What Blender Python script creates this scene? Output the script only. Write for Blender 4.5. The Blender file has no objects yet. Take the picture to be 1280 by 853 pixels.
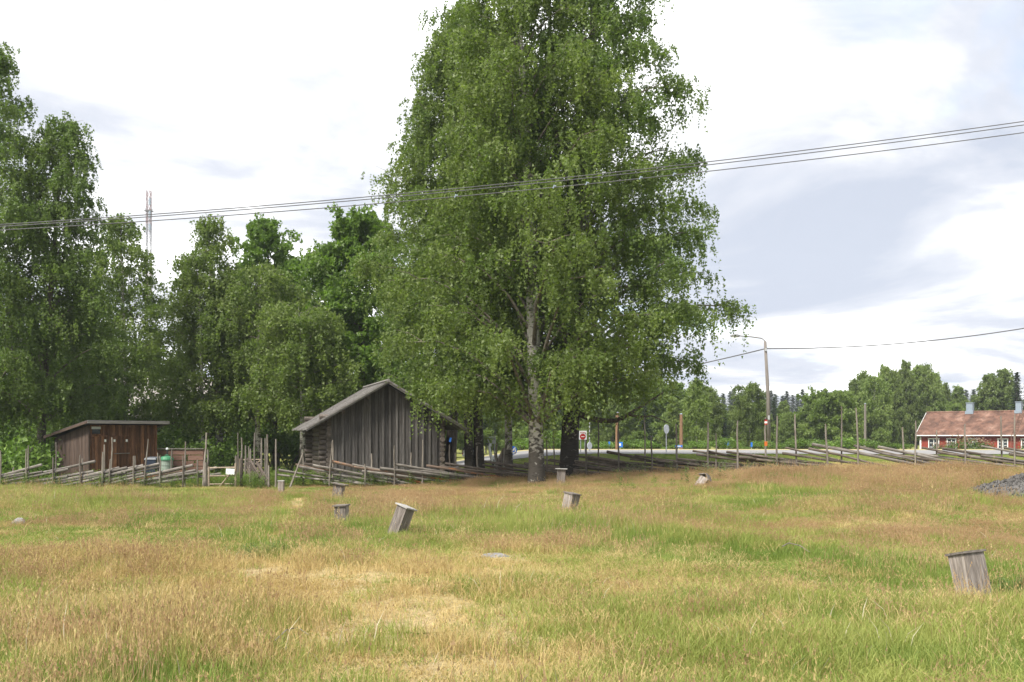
import bpy, math, random
import numpy as np
from mathutils import Matrix, Vector

# ------------------------------------------------------------------ camera / world / sun
scene = bpy.context.scene
COL = scene.collection
F = 1280.0          # focal length in photograph pixels
VH = 545.0          # horizon row of the photograph
CAMZ = 1.7

cam_d = bpy.data.cameras.new("camera")
cam = bpy.data.objects.new("camera", cam_d)
COL.objects.link(cam)
cam.location = (0, 0, CAMZ)
cam.rotation_euler = (math.radians(90), 0, 0)
cam_d.sensor_width = 36.0
cam_d.lens = 36.0 * F / 1280.0
cam_d.shift_y = (VH - 426.5) / 1280.0
cam_d.clip_start = 0.1
cam_d.clip_end = 5000
scene.camera = cam

SUN_EL, SUN_AZ = math.radians(52), math.radians(-142)   # azimuth measured from +Y towards +X
world = bpy.data.worlds.new("World")
scene.world = world
world.use_nodes = True
wt = world.node_tree
for n in list(wt.nodes):
    wt.nodes.remove(n)


def N(t, typ, **kw):
    n = t.nodes.new(typ)
    for k, v in kw.items():
        setattr(n, k, v)
    return n


def ramp(t, stops, interp='LINEAR'):
    r = N(t, 'ShaderNodeValToRGB')
    r.color_ramp.interpolation = interp
    e = r.color_ramp.elements
    while len(e) < len(stops):
        e.new(0.5)
    for i, (p, c) in enumerate(stops):
        e[i].position = p
        e[i].color = (c[0], c[1], c[2], 1) if len(c) == 3 else c
    return r


wo = N(wt, 'ShaderNodeOutputWorld')
bg = N(wt, 'ShaderNodeBackground')
bg.inputs['Strength'].default_value = 0.1
sky = N(wt, 'ShaderNodeTexSky', sky_type='NISHITA', sun_disc=False,
        sun_elevation=SUN_EL, sun_rotation=SUN_AZ)
sky.air_density = 1.0
sky.dust_density = 1.0
tc = N(wt, 'ShaderNodeTexCoord')
sep = N(wt, 'ShaderNodeSeparateXYZ')
wt.links.new(tc.outputs['Generated'], sep.inputs[0])
zz = N(wt, 'ShaderNodeMath', operation='MAXIMUM')
wt.links.new(sep.outputs['Z'], zz.inputs[0]); zz.inputs[1].default_value = 0.0
za = N(wt, 'ShaderNodeMath', operation='ADD')
wt.links.new(zz.outputs[0], za.inputs[0]); za.inputs[1].default_value = 0.11
dx = N(wt, 'ShaderNodeMath', operation='DIVIDE')
dy = N(wt, 'ShaderNodeMath', operation='DIVIDE')
wt.links.new(sep.outputs['X'], dx.inputs[0]); wt.links.new(za.outputs[0], dx.inputs[1])
wt.links.new(sep.outputs['Y'], dy.inputs[0]); wt.links.new(za.outputs[0], dy.inputs[1])
cmb = N(wt, 'ShaderNodeCombineXYZ')
wt.links.new(dx.outputs[0], cmb.inputs[0]); wt.links.new(dy.outputs[0], cmb.inputs[1])
cmb.inputs[2].default_value = 4.2
cn = N(wt, 'ShaderNodeTexNoise')
cn.inputs['Scale'].default_value = 0.62
cn.inputs['Detail'].default_value = 9
cn.inputs['Roughness'].default_value = 0.55
cn.inputs['Distortion'].default_value = 0.35
wt.links.new(cmb.outputs[0], cn.inputs['Vector'])
cmask = ramp(wt, [(0.26, (0, 0, 0)), (0.40, (1, 1, 1))])            # gaps of blue sky where the noise is low
wt.links.new(cn.outputs['Fac'], cmask.inputs[0])
cmb2 = N(wt, 'ShaderNodeVectorMath', operation='ADD')
wt.links.new(cmb.outputs[0], cmb2.inputs[0]); cmb2.inputs[1].default_value = (6.8, 10.6, 3.7)
cn2 = N(wt, 'ShaderNodeTexNoise')
cn2.inputs['Scale'].default_value = 0.75
cn2.inputs['Detail'].default_value = 8
cn2.inputs['Roughness'].default_value = 0.60
cn2.inputs['Distortion'].default_value = 0.5
wt.links.new(cmb2.outputs[0], cn2.inputs['Vector'])
ccol = ramp(wt, [(0.38, (1.35, 1.48, 1.75)), (0.47, (1.75, 1.83, 2.02)), (0.54, (2.4, 2.43, 2.5)), (0.64, (5.2, 5.2, 5.2))])
wt.links.new(cn2.outputs['Fac'], ccol.inputs[0])
mixw = N(wt, 'ShaderNodeMix', data_type='RGBA')
skyg = N(wt, 'ShaderNodeMix', data_type='RGBA', blend_type='MULTIPLY')
skyg.inputs[0].default_value = 1.0
wt.links.new(sky.outputs[0], skyg.inputs[6]); skyg.inputs[7].default_value = (0.75, 0.72, 0.70, 1)
wt.links.new(cmask.outputs[0], mixw.inputs[0])
wt.links.new(skyg.outputs[2], mixw.inputs[6]); wt.links.new(ccol.outputs[0], mixw.inputs[7])
wt.links.new(mixw.outputs[2], bg.inputs['Color'])
wt.links.new(bg.outputs[0], wo.inputs['Surface'])

sd = bpy.data.lights.new("sun", 'SUN')
sd.energy = 1.5
sd.angle = math.radians(14)
sd.color = (1.0, 0.95, 0.86)
sun = bpy.data.objects.new("sun", sd)
COL.objects.link(sun)
sdir = Vector((math.sin(SUN_AZ) * math.cos(SUN_EL), math.cos(SUN_AZ) * math.cos(SUN_EL), math.sin(SUN_EL)))
sun.rotation_euler = sdir.to_track_quat('Z', 'Y').to_euler()
sun.location = sdir * 60

vs = scene.view_settings
vs.view_transform = 'Standard'
vs.look = 'None'
vs.exposure = 2.25
vs.gamma = 1.0
vs.use_curve_mapping = False
scene.cycles.max_bounces = 8
scene.cycles.diffuse_bounces = 5
scene.cycles.transmission_bounces = 4
scene.cycles.volume_bounces = 0
scene.cycles.transparent_max_bounces = 4


# ------------------------------------------------------------------ terrain
def sstep(a, b, x):
    t = np.clip((np.asarray(x, float) - a) / (b - a), 0, 1)
    return t * t * (3 - 2 * t)


def G(x, y):
    x = np.asarray(x, float); y = np.asarray(y, float)
    c = np.clip(y - 35, 0, 15)
    a = .68 * sstep(13, 30, y) + .32 * sstep(35, 46, y)
    x1 = 11 - 0.6 * c
    x0 = -4 - 0.15 * c
    t = np.clip((x - x0) / (x1 - x0), 0, 1)
    b = t * t * (3 - 2 * t)
    g = 0.85 * a * b
    g = g - (0.85 + 0.7) * sstep(64, 112, y) * b
    g = g - .13 * sstep(18, 34, y) * (1 - b)
    near = 1 - sstep(40, 46, y)
    g = g + near * (0.035 * np.sin(x * 0.9 + 1.3) * np.sin(y * 0.7) + 0.025 * np.sin(x * 1.9 + y * 1.3))
    return g


def gz(x, y):
    return float(G(x, y))


def P(u, v, y):
    return Vector(((u - 640.0) / F * y, y, CAMZ + (VH - v) / F * y))


def X(u, y):
    return (u - 640.0) / F * y


def UV(x, y):
    return 640 + F * x / y, VH + F * (CAMZ - G(x, y)) / y


# ------------------------------------------------------------------ materials
def base_mat(name, rough=0.85, spec=0.2):
    m = bpy.data.materials.new(name)
    m.use_nodes = True
    t = m.node_tree
    b = t.nodes['Principled BSDF']
    b.inputs['Roughness'].default_value = rough
    b.inputs['Specular IOR Level'].default_value = spec
    return m, t, b


def noise_mat(name, stops, scale=4.0, stretch=(1, 1, 1), detail=6, rough=0.85, spec=0.2, rnd=0.0, bump=0.0,
              coord='Object', fine=None, nrough=0.6):
    """stops: ramp over a stretched noise; rnd: brightness change from object to object; fine: (scale, amount) second speckle"""
    m, t, b = base_mat(name, rough, spec)
    tcn = N(t, 'ShaderNodeTexCoord')
    mp = N(t, 'ShaderNodeMapping')
    mp.inputs['Scale'].default_value = stretch
    if coord == 'Position':
        gm = N(t, 'ShaderNodeNewGeometry')
        t.links.new(gm.outputs['Position'], mp.inputs['Vector'])
    else:
        oi0 = N(t, 'ShaderNodeObjectInfo')
        sc = N(t, 'ShaderNodeVectorMath', operation='SCALE')
        t.links.new(oi0.outputs['Random'], sc.inputs['Scale'])
        sc.inputs[0].default_value = (31.0, 17.0, 23.0)
        ad = N(t, 'ShaderNodeVectorMath', operation='ADD')
        t.links.new(tcn.outputs[coord], ad.inputs[0]); t.links.new(sc.outputs[0], ad.inputs[1])
        t.links.new(ad.outputs[0], mp.inputs['Vector'])
    ns = N(t, 'ShaderNodeTexNoise')
    ns.inputs['Scale'].default_value = scale
    ns.inputs['Detail'].default_value = detail
    ns.inputs['Roughness'].default_value = nrough
    t.links.new(mp.outputs[0], ns.inputs['Vector'])
    r = ramp(t, stops)
    t.links.new(ns.outputs['Fac'], r.inputs[0])
    out = r.outputs[0]
    if fine:
        n2 = N(t, 'ShaderNodeTexNoise')
        n2.inputs['Scale'].default_value = fine[0]
        n2.inputs['Detail'].default_value = 3
        t.links.new(mp.outputs[0], n2.inputs['Vector'])
        mr = N(t, 'ShaderNodeMapRange')
        mr.inputs[1].default_value = 0.3; mr.inputs[2].default_value = 0.7
        mr.inputs[3].default_value = 1 - fine[1]; mr.inputs[4].default_value = 1 + fine[1]
        t.links.new(n2.outputs['Fac'], mr.inputs[0])
        mu = N(t, 'ShaderNodeVectorMath', operation='SCALE')
        t.links.new(out, mu.inputs[0]); t.links.new(mr.outputs[0], mu.inputs['Scale'])
        out = mu.outputs[0]
    if rnd > 0:
        oi = N(t, 'ShaderNodeObjectInfo')
        mr = N(t, 'ShaderNodeMapRange')
        mr.inputs[3].default_value = 1 - rnd; mr.inputs[4].default_value = 1 + rnd
        t.links.new(oi.outputs['Random'], mr.inputs[0])
        mu = N(t, 'ShaderNodeVectorMath', operation='SCALE')
        t.links.new(out, mu.inputs[0]); t.links.new(mr.outputs[0], mu.inputs['Scale'])
        out = mu.outputs[0]
    t.links.new(out, b.inputs['Base Color'])
    if bump > 0:
        bp = N(t, 'ShaderNodeBump')
        bp.inputs['Strength'].default_value = bump
        bp.inputs['Distance'].default_value = 0.02
        t.links.new(ns.outputs['Fac'], bp.inputs['Height'])
        t.links.new(bp.outputs[0], b.inputs['Normal'])
    return m


def leaf_mat(name, c_lo, c_hi, trans, tmix=0.35, rough=0.5, spec=0.25, obj_rnd=0.0, patch=None):
    m, t, b = base_mat(name, rough, spec)
    gm = N(t, 'ShaderNodeNewGeometry')
    mixc = N(t, 'ShaderNodeMix', data_type='RGBA')
    fac = gm.outputs['Random Per Island']
    if patch:
        ns = N(t, 'ShaderNodeTexNoise')
        ns.inputs['Scale'].default_value = patch
        ns.inputs['Detail'].default_value = 2
        t.links.new(gm.outputs['Position'], ns.inputs['Vector'])
        mr = N(t, 'ShaderNodeMapRange')
        mr.inputs[1].default_value = 0.35; mr.inputs[2].default_value = 0.65
        t.links.new(ns.outputs['Fac'], mr.inputs[0])
        av = N(t, 'ShaderNodeMath', operation='MULTIPLY_ADD')
        t.links.new(fac, av.inputs[0]); av.inputs[1].default_value = 0.5
        hv = N(t, 'ShaderNodeMath', operation='MULTIPLY')
        t.links.new(mr.outputs[0], hv.inputs[0]); hv.inputs[1].default_value = 0.5
        t.links.new(hv.outputs[0], av.inputs[2])
        fac = av.outputs[0]
    t.links.new(fac, mixc.inputs[0])
    mixc.inputs[6].default_value = (*c_lo, 1); mixc.inputs[7].default_value = (*c_hi, 1)
    out = mixc.outputs[2]
    if obj_rnd > 0:
        oi = N(t, 'ShaderNodeObjectInfo')
        mr = N(t, 'ShaderNodeMapRange')
        mr.inputs[3].default_value = 1 - obj_rnd; mr.inputs[4].default_value = 1 + obj_rnd
        t.links.new(oi.outputs['Random'], mr.inputs[0])
        mu = N(t, 'ShaderNodeVectorMath', operation='SCALE')
        t.links.new(out, mu.inputs[0]); t.links.new(mr.outputs[0], mu.inputs['Scale'])
        out = mu.outputs[0]
    t.links.new(out, b.inputs['Base Color'])
    tr = N(t, 'ShaderNodeBsdfTranslucent')
    tm = N(t, 'ShaderNodeMix', data_type='RGBA', blend_type='MULTIPLY')
    tm.inputs[0].default_value = 1
    t.links.new(out, tm.inputs[6]); tm.inputs[7].default_value = (*trans, 1)
    t.links.new(tm.outputs[2], tr.inputs['Color'])
    ms = N(t, 'ShaderNodeMixShader')
    ms.inputs[0].default_value = tmix
    t.links.new(b.outputs[0], ms.inputs[1]); t.links.new(tr.outputs[0], ms.inputs[2])
    t.links.new(ms.outputs[0], t.nodes['Material Output'].inputs['Surface'])
    return m


def plain(name, c, rough=0.6, spec=0.3, metal=0.0, var=0.12):
    m = noise_mat(name, [(0.3, [k * (1 - var) for k in c]), (0.7, [min(1, k * (1 + var)) for k in c])], scale=9, rough=rough, spec=spec)
    m.node_tree.nodes['Principled BSDF'].inputs['Metallic'].default_value = metal
    return m


M = {}
M['leaf_birch'] = leaf_mat('birch_leaf', (0.098, 0.148, 0.034), (0.195, 0.245, 0.070), (1.2, 1.35, 0.7), 0.5, spec=0.4, patch=0.6)
M['leaf_birch_dark'] = leaf_mat('birch_leaf_deep', (0.085, 0.138, 0.034), (0.172, 0.228, 0.066), (1.2, 1.35, 0.7), 0.5, spec=0.4, patch=0.6)
M['leaf_maple'] = leaf_mat('maple_leaf', (0.088, 0.158, 0.028), (0.175, 0.262, 0.052), (1.2, 1.35, 0.6), 0.5, spec=0.4, patch=0.5)
M['leaf_far'] = leaf_mat('far_leaf', (0.118, 0.170, 0.048), (0.215, 0.270, 0.082), (1.2, 1.35, 0.7), 0.48, spec=0.35, obj_rnd=0.24, patch=0.35)
M['leaf_far_bright'] = leaf_mat('bright_leaf', (0.128, 0.190, 0.046), (0.225, 0.295, 0.082), (1.2, 1.35, 0.6), 0.48, spec=0.35, obj_rnd=0.15, patch=0.4)
M['needle'] = leaf_mat('spruce_needle', (0.022, 0.042, 0.018), (0.05, 0.08, 0.030), (1, 1.2, 0.7), 0.15, obj_rnd=0.2)
M['bush'] = leaf_mat('bush_leaf', (0.066, 0.121, 0.024), (0.154, 0.231, 0.050), (1.2, 1.4, 0.6), 0.35, obj_rnd=0.2)
M['weed'] = leaf_mat('weed_leaf', (0.07, 0.12, 0.025), (0.16, 0.22, 0.05), (1.2, 1.3, 0.6), 0.35)
M['flower'] = leaf_mat('willowherb_spike', (0.18, 0.16, 0.08), (0.36, 0.20, 0.15), (1, 1, 1), 0.3)

M['g_green'] = leaf_mat('green_grass_blade', (0.185, 0.225, 0.050), (0.37, 0.39, 0.125), (1.15, 1.2, 0.7), 0.35, rough=0.6, spec=0.15, patch=0.5)
M['g_fresh'] = leaf_mat('fresh_grass_blade', (0.13, 0.195, 0.036), (0.245, 0.31, 0.080), (1.15, 1.2, 0.7), 0.35, rough=0.6, spec=0.15, patch=0.5)
M['g_red'] = leaf_mat('red_seed_grass', (0.29, 0.190, 0.100), (0.475, 0.340, 0.190), (1.1, 1.0, 0.9), 0.35, rough=0.7, spec=0.1, patch=0.4)
M['g_straw'] = leaf_mat('straw_grass', (0.38, 0.285, 0.112), (0.60, 0.485, 0.245), (1.1, 1.05, 0.9), 0.3, rough=0.7, spec=0.1, patch=0.4)
M['g_pale'] = leaf_mat('bleached_straw', (0.383, 0.323, 0.212), (0.527, 0.476, 0.357), (1, 1, 1), 0.3, rough=0.7, spec=0.1)


def bark_mat(name, white, dark, base_h=1.2, amount=0.5):
    """birch bark: white paper with black lenticels and diamond fissures, dark cracked foot"""
    m, t, b = base_mat(name, 0.8, 0.2)
    tcn = N(t, 'ShaderNodeTexCoord')
    oi = N(t, 'ShaderNodeObjectInfo')
    mp = N(t, 'ShaderNodeMapping'); mp.inputs['Scale'].default_value = (2.4, 2.4, 4.2)
    t.links.new(tcn.outputs['Object'], mp.inputs[0])
    n1 = N(t, 'ShaderNodeTexNoise'); n1.inputs['Scale'].default_value = 1.6; n1.inputs['Detail'].default_value = 5
    n1.inputs['Distortion'].default_value = 0.8
    t.links.new(mp.outputs[0], n1.inputs['Vector'])
    sp = N(t, 'ShaderNodeSeparateXYZ'); t.links.new(tcn.outputs['Object'], sp.inputs[0])
    mr = N(t, 'ShaderNodeMapRange')
    mr.inputs[1].default_value = base_h * 0.4; mr.inputs[2].default_value = base_h * 2.2
    mr.inputs[3].default_value = 0.17; mr.inputs[4].default_value = -0.08 + 0.16 * (amount - 0.5)
    t.links.new(sp.outputs['Z'], mr.inputs[0])
    ad = N(t, 'ShaderNodeMath', operation='ADD')
    t.links.new(n1.outputs['Fac'], ad.inputs[0]); t.links.new(mr.outputs[0], ad.inputs[1])
    r = ramp(t, [(0.47, white), (0.53, [0.5 * (p + q) for p, q in zip(white, dark)]), (0.58, dark)])
    t.links.new(ad.outputs[0], r.inputs[0])
    mp2 = N(t, 'ShaderNodeMapping'); mp2.inputs['Scale'].default_value = (3, 3, 26)
    t.links.new(tcn.outputs['Object'], mp2.inputs[0])
    n2 = N(t, 'ShaderNodeTexNoise'); n2.inputs['Scale'].default_value = 1.5; n2.inputs['Detail'].default_value = 3
    t.links.new(mp2.outputs[0], n2.inputs['Vector'])
    r2 = ramp(t, [(0.34, (0.35, 0.33, 0.3)), (0.42, (1, 1, 1)), (0.7, (0.86, 0.84, 0.8))])
    t.links.new(n2.outputs['Fac'], r2.inputs[0])
    mx = N(t, 'ShaderNodeMix', data_type='RGBA', blend_type='MULTIPLY'); mx.inputs[0].default_value = 1
    t.links.new(r.outputs[0], mx.inputs[6]); t.links.new(r2.outputs[0], mx.inputs[7])
    t.links.new(mx.outputs[2], b.inputs['Base Color'])
    bp = N(t, 'ShaderNodeBump'); bp.inputs['Strength'].default_value = 0.6; bp.inputs['Distance'].default_value = 0.04
    t.links.new(ad.outputs[0], bp.inputs['Height']); t.links.new(bp.outputs[0], b.inputs['Normal'])
    return m


M['bark_birch'] = bark_mat('birch_bark', (0.42, 0.40, 0.36), (0.075, 0.066, 0.056), 1.2, 0.5)
M['bark_birch_dark'] = bark_mat('old_birch_bark', (0.24, 0.225, 0.20), (0.042, 0.037, 0.032), 3.0, 1.2)
M['bark_limb'] = noise_mat('limb_bark', [(0.35, (0.085, 0.07, 0.056)), (0.65, (0.22, 0.19, 0.16))], scale=3, stretch=(3, 3, 3))
M['bark_dark'] = noise_mat('dark_bark', [(0.35, (0.05, 0.042, 0.034)), (0.65, (0.14, 0.12, 0.10))], scale=3, stretch=(5, 5, 1), bump=0.6)
M['bark_pine'] = noise_mat('pine_bark', [(0.35, (0.10, 0.07, 0.05)), (0.65, (0.26, 0.17, 0.11))], scale=2, stretch=(4, 4, 1), bump=0.4)

M['barn_board'] = noise_mat('weathered_barn_board', [(0.25, (0.036, 0.033, 0.030)), (0.5, (0.066, 0.060, 0.057)), (0.75, (0.107, 0.100, 0.096))],
                            scale=2.2, stretch=(14, 14, 0.7), rnd=0.40, bump=0.5, fine=(9, 0.25))
M['barn_batten_lit'] = noise_mat('weathered_barn_batten_lit', [(0.25, (0.051, 0.047, 0.044)), (0.5, (0.094, 0.086, 0.082)), (0.75, (0.151, 0.143, 0.136))],  # barn board colour lightened: light caught by the cover boards, painted in
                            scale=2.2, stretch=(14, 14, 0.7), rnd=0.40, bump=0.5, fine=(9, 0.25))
M['barn_log'] = noise_mat('weathered_log', [(0.25, (0.056, 0.045, 0.036)), (0.5, (0.104, 0.086, 0.073)), (0.75, (0.157, 0.137, 0.120))],
                          scale=3, stretch=(3, 3, 9), rnd=0.25, bump=0.5)
M['barn_roof'] = noise_mat('grey_roof_board', [(0.25, (0.106, 0.098, 0.090)), (0.5, (0.169, 0.158, 0.150)), (0.75, (0.232, 0.222, 0.211))],
                           scale=3, stretch=(1.5, 6, 6), rnd=0.18, bump=0.4)
M['dark_inside'] = plain('dark_timber', (0.05, 0.042, 0.036), 0.9)
M['shed_board'] = noise_mat('tarred_red_board', [(0.2, (0.055, 0.034, 0.026)), (0.5, (0.13, 0.065, 0.038)), (0.8, (0.29, 0.135, 0.065))],
                          scale=1.5, stretch=(10, 10, 0.8), rnd=0.48, bump=0.3, fine=(8, 0.35))
M['shed_side'] = noise_mat('tarred_brown_board', [(0.2, (0.050, 0.038, 0.032)), (0.5, (0.088, 0.062, 0.050)), (0.8, (0.143, 0.101, 0.079))],
                           scale=1.5, stretch=(10, 10, 0.8), rnd=0.22, bump=0.3)
M['fascia'] = noise_mat('grey_fascia', [(0.3, (0.169, 0.156, 0.146)), (0.7, (0.273, 0.254, 0.240))], scale=3, stretch=(1, 6, 6), rough=0.8)
M['felt'] = noise_mat('black_roof_felt', [(0.3, (0.05, 0.05, 0.055)), (0.7, (0.10, 0.10, 0.105))], scale=6, rough=0.9)
M['pole_grey'] = noise_mat('weathered_pole', [(0.25, (0.093, 0.078, 0.067)), (0.5, (0.174, 0.157, 0.139)), (0.75, (0.267, 0.246, 0.226))],
                           scale=3, stretch=(1.2, 5, 5), rnd=0.25, bump=0.4)
M['pole_dark'] = noise_mat('dark_brown_pole', [(0.3, (0.045, 0.035, 0.028)), (0.6, (0.09, 0.072, 0.06)), (0.8, (0.2, 0.17, 0.145))], scale=4, stretch=(1.2, 4, 4), rnd=0.3, bump=0.4)  # dark brown wood with paler streaks
M['pole_brown'] = noise_mat('brown_pole', [(0.25, (0.059, 0.048, 0.039)), (0.5, (0.115, 0.095, 0.078)), (0.78, (0.210, 0.175, 0.150))],
                            scale=3, stretch=(1.2, 5, 5), rnd=0.3, bump=0.4)
M['pole_red'] = noise_mat('barked_red_pole', [(0.3, (0.093, 0.062, 0.046)), (0.52, (0.167, 0.124, 0.096)), (0.60, (0.322, 0.130, 0.046)), (0.8, (0.372, 0.174, 0.068))],
                          scale=1.1, stretch=(1.0, 3, 3), rnd=0.2, bump=0.3)
M['stake'] = noise_mat('grey_stake', [(0.25, (0.093, 0.077, 0.062)), (0.5, (0.167, 0.146, 0.124)), (0.75, (0.260, 0.236, 0.205))],
                       scale=3, stretch=(5, 5, 1.2), rnd=0.28, bump=0.3)
M['box_board'] = noise_mat('silver_box_board', [(0.25, (0.105, 0.088, 0.076)), (0.5, (0.20, 0.172, 0.152)), (0.75, (0.33, 0.30, 0.275))],
                         scale=3.2, stretch=(9, 9, 0.8), rnd=0.3, bump=0.7, fine=(12, 0.3))
M['box_lid'] = noise_mat('silver_box_lid', [(0.25, (0.240, 0.225, 0.210)), (0.5, (0.352, 0.338, 0.323)), (0.75, (0.450, 0.439, 0.427))],
                         scale=3, stretch=(2, 8, 8), rnd=0.12, bump=0.4)
M['lid_dark'] = noise_mat('mossy_box_lid', [(0.3, (0.098, 0.083, 0.071)), (0.7, (0.210, 0.188, 0.169))], scale=4, stretch=(2, 8, 8), bump=0.5)
M['asphalt'] = noise_mat('pale_asphalt', [(0.3, (0.204, 0.200, 0.200)), (0.7, (0.281, 0.276, 0.276))], scale=0.6, rough=0.9, coord='Position', fine=(60, 0.12))
M['verge'] = noise_mat('dry_verge', [(0.3, (0.270, 0.243, 0.099)), (0.7, (0.414, 0.351, 0.180))], scale=1.3, coord='Position', fine=(20, 0.25))
M['paint_white'] = plain('white_paint', (0.78, 0.78, 0.76), 0.5)
M['paint_red'] = noise_mat('red_ochre_wall', [(0.3, (0.208, 0.036, 0.024)), (0.7, (0.288, 0.060, 0.038))], scale=1.2, stretch=(8, 8, 1), fine=(20, 0.15))
M['glass'] = plain('window_glass', (0.045, 0.055, 0.065), 0.08, 0.6)
M['zinc'] = plain('grey_sheet_metal', (0.25, 0.30, 0.36), 0.5, 0.4, 0.2)
M['steel'] = plain('galvanised_steel', (0.46, 0.47, 0.48), 0.45, 0.5, 0.4)
M['steel_dark'] = plain('dull_lamp_metal', (0.20, 0.20, 0.205), 0.5, 0.4)
M['sign_back'] = plain('grey_sign_back', (0.52, 0.54, 0.56), 0.45, 0.5, 0.2)
M['blue'] = plain('blue_sign', (0.025, 0.16, 0.62), 0.4)
M['red_sign'] = plain('red_sign', (0.408, 0.030, 0.021), 0.4)
M['orange'] = plain('orange_band', (0.510, 0.132, 0.024), 0.5)
M['black'] = plain('black_plastic', (0.03, 0.03, 0.032), 0.5)
M['navy'] = plain('dark_blue_plastic', (0.022, 0.03, 0.05), 0.5)
M['bin_grey'] = noise_mat('grey_bin_wall', [(0.3, (0.180, 0.225, 0.188)), (0.7, (0.270, 0.315, 0.270))], scale=5, rough=0.6)
M['bin_lid_grey'] = plain('dark_grey_bin_lid', (0.10, 0.11, 0.125), 0.5)
M['bin_green'] = plain('green_bin_lid', (0.04, 0.17, 0.085), 0.5)
M['wood_pole'] = noise_mat('brown_utility_pole', [(0.3, (0.15, 0.09, 0.055)), (0.7, (0.24, 0.15, 0.095))], scale=3, stretch=(6, 6, 0.6))
M['lamp_pole'] = noise_mat('weathered_lamp_pole', [(0.3, (0.125, 0.11, 0.098)), (0.7, (0.20, 0.18, 0.162))], scale=3, stretch=(6, 6, 0.6))
M['pale_wood'] = noise_mat('pale_gate_wood', [(0.3, (0.247, 0.189, 0.137)), (0.7, (0.364, 0.299, 0.234))], scale=4, stretch=(2, 6, 6), rnd=0.15)
M['plank_brown'] = noise_mat('brown_fence_plank', [(0.3, (0.112, 0.064, 0.046)), (0.7, (0.188, 0.112, 0.086))], scale=3, stretch=(1, 6, 6), rnd=0.2)
M['wire'] = plain('grey_cable', (0.10, 0.10, 0.104), 0.5, 0.4)
M['gravel'] = noise_mat('dark_gravel', [(0.3, (0.058, 0.056, 0.053)), (0.55, (0.118, 0.112, 0.106)), (0.8, (0.223, 0.214, 0.205))], scale=22, detail=8, rough=0.95, bump=1.0, coord='Position')
M['pebble'] = leaf_mat('gravel_stone', (0.035, 0.033, 0.03), (0.16, 0.152, 0.145), (0, 0, 0), 0.0, rough=.9)
M['stone'] = noise_mat('grey_field_stone', [(0.3, (0.119, 0.115, 0.112)), (0.7, (0.280, 0.269, 0.259))], scale=8, rough=0.9, bump=0.8, coord='Position')
M['twig'] = noise_mat('grey_twig', [(0.3, (0.10, 0.085, 0.07)), (0.7, (0.24, 0.21, 0.18))], scale=8)
M['mast'] = plain('mast_paint', (0.14, 0.135, 0.14), 0.6)
M['mast_red'] = plain('mast_red_paint', (0.20, 0.115, 0.11), 0.6)
M['old_roof'] = noise_mat('grey_shingle_roof', [(0.3, (0.22, 0.20, 0.19)), (0.7, (0.36, 0.33, 0.31))], scale=3, stretch=(2, 6, 6))
M['white_body'] = plain('white_enamel', (0.80, 0.80, 0.80), 0.25, 0.5)


def tile_mat():
    m, t, b = base_mat('terracotta_roof_tiles', 0.85, 0.2)
    tcn = N(t, 'ShaderNodeTexCoord')
    mp = N(t, 'ShaderNodeMapping'); mp.inputs['Scale'].default_value = (1, 1, 1)
    t.links.new(tcn.outputs['Object'], mp.inputs[0])
    n1 = N(t, 'ShaderNodeTexNoise'); n1.inputs['Scale'].default_value = 0.8; n1.inputs['Detail'].default_value = 7
    t.links.new(mp.outputs[0], n1.inputs['Vector'])
    r = ramp(t, [(0.3, (0.085, 0.055, 0.045)), (0.5, (0.165, 0.09, 0.066)), (0.7, (0.25, 0.155, 0.118))])
    t.links.new(n1.outputs['Fac'], r.inputs[0])
    n2 = N(t, 'ShaderNodeTexVoronoi'); n2.inputs['Scale'].default_value = 3.5
    t.links.new(mp.outputs[0], n2.inputs['Vector'])
    sv = N(t, 'ShaderNodeSeparateColor'); t.links.new(n2.outputs['Color'], sv.inputs[0])
    mr = N(t, 'ShaderNodeMapRange'); mr.inputs[3].default_value = 0.72; mr.inputs[4].default_value = 1.2
    t.links.new(sv.outputs[0], mr.inputs[0])
    mu = N(t, 'ShaderNodeVectorMath', operation='SCALE')
    t.links.new(r.outputs[0], mu.inputs[0]); t.links.new(mr.outputs[0], mu.inputs['Scale'])
    t.links.new(mu.outputs[0], b.inputs['Base Color'])
    return m


M['tiles'] = tile_mat()


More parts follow.
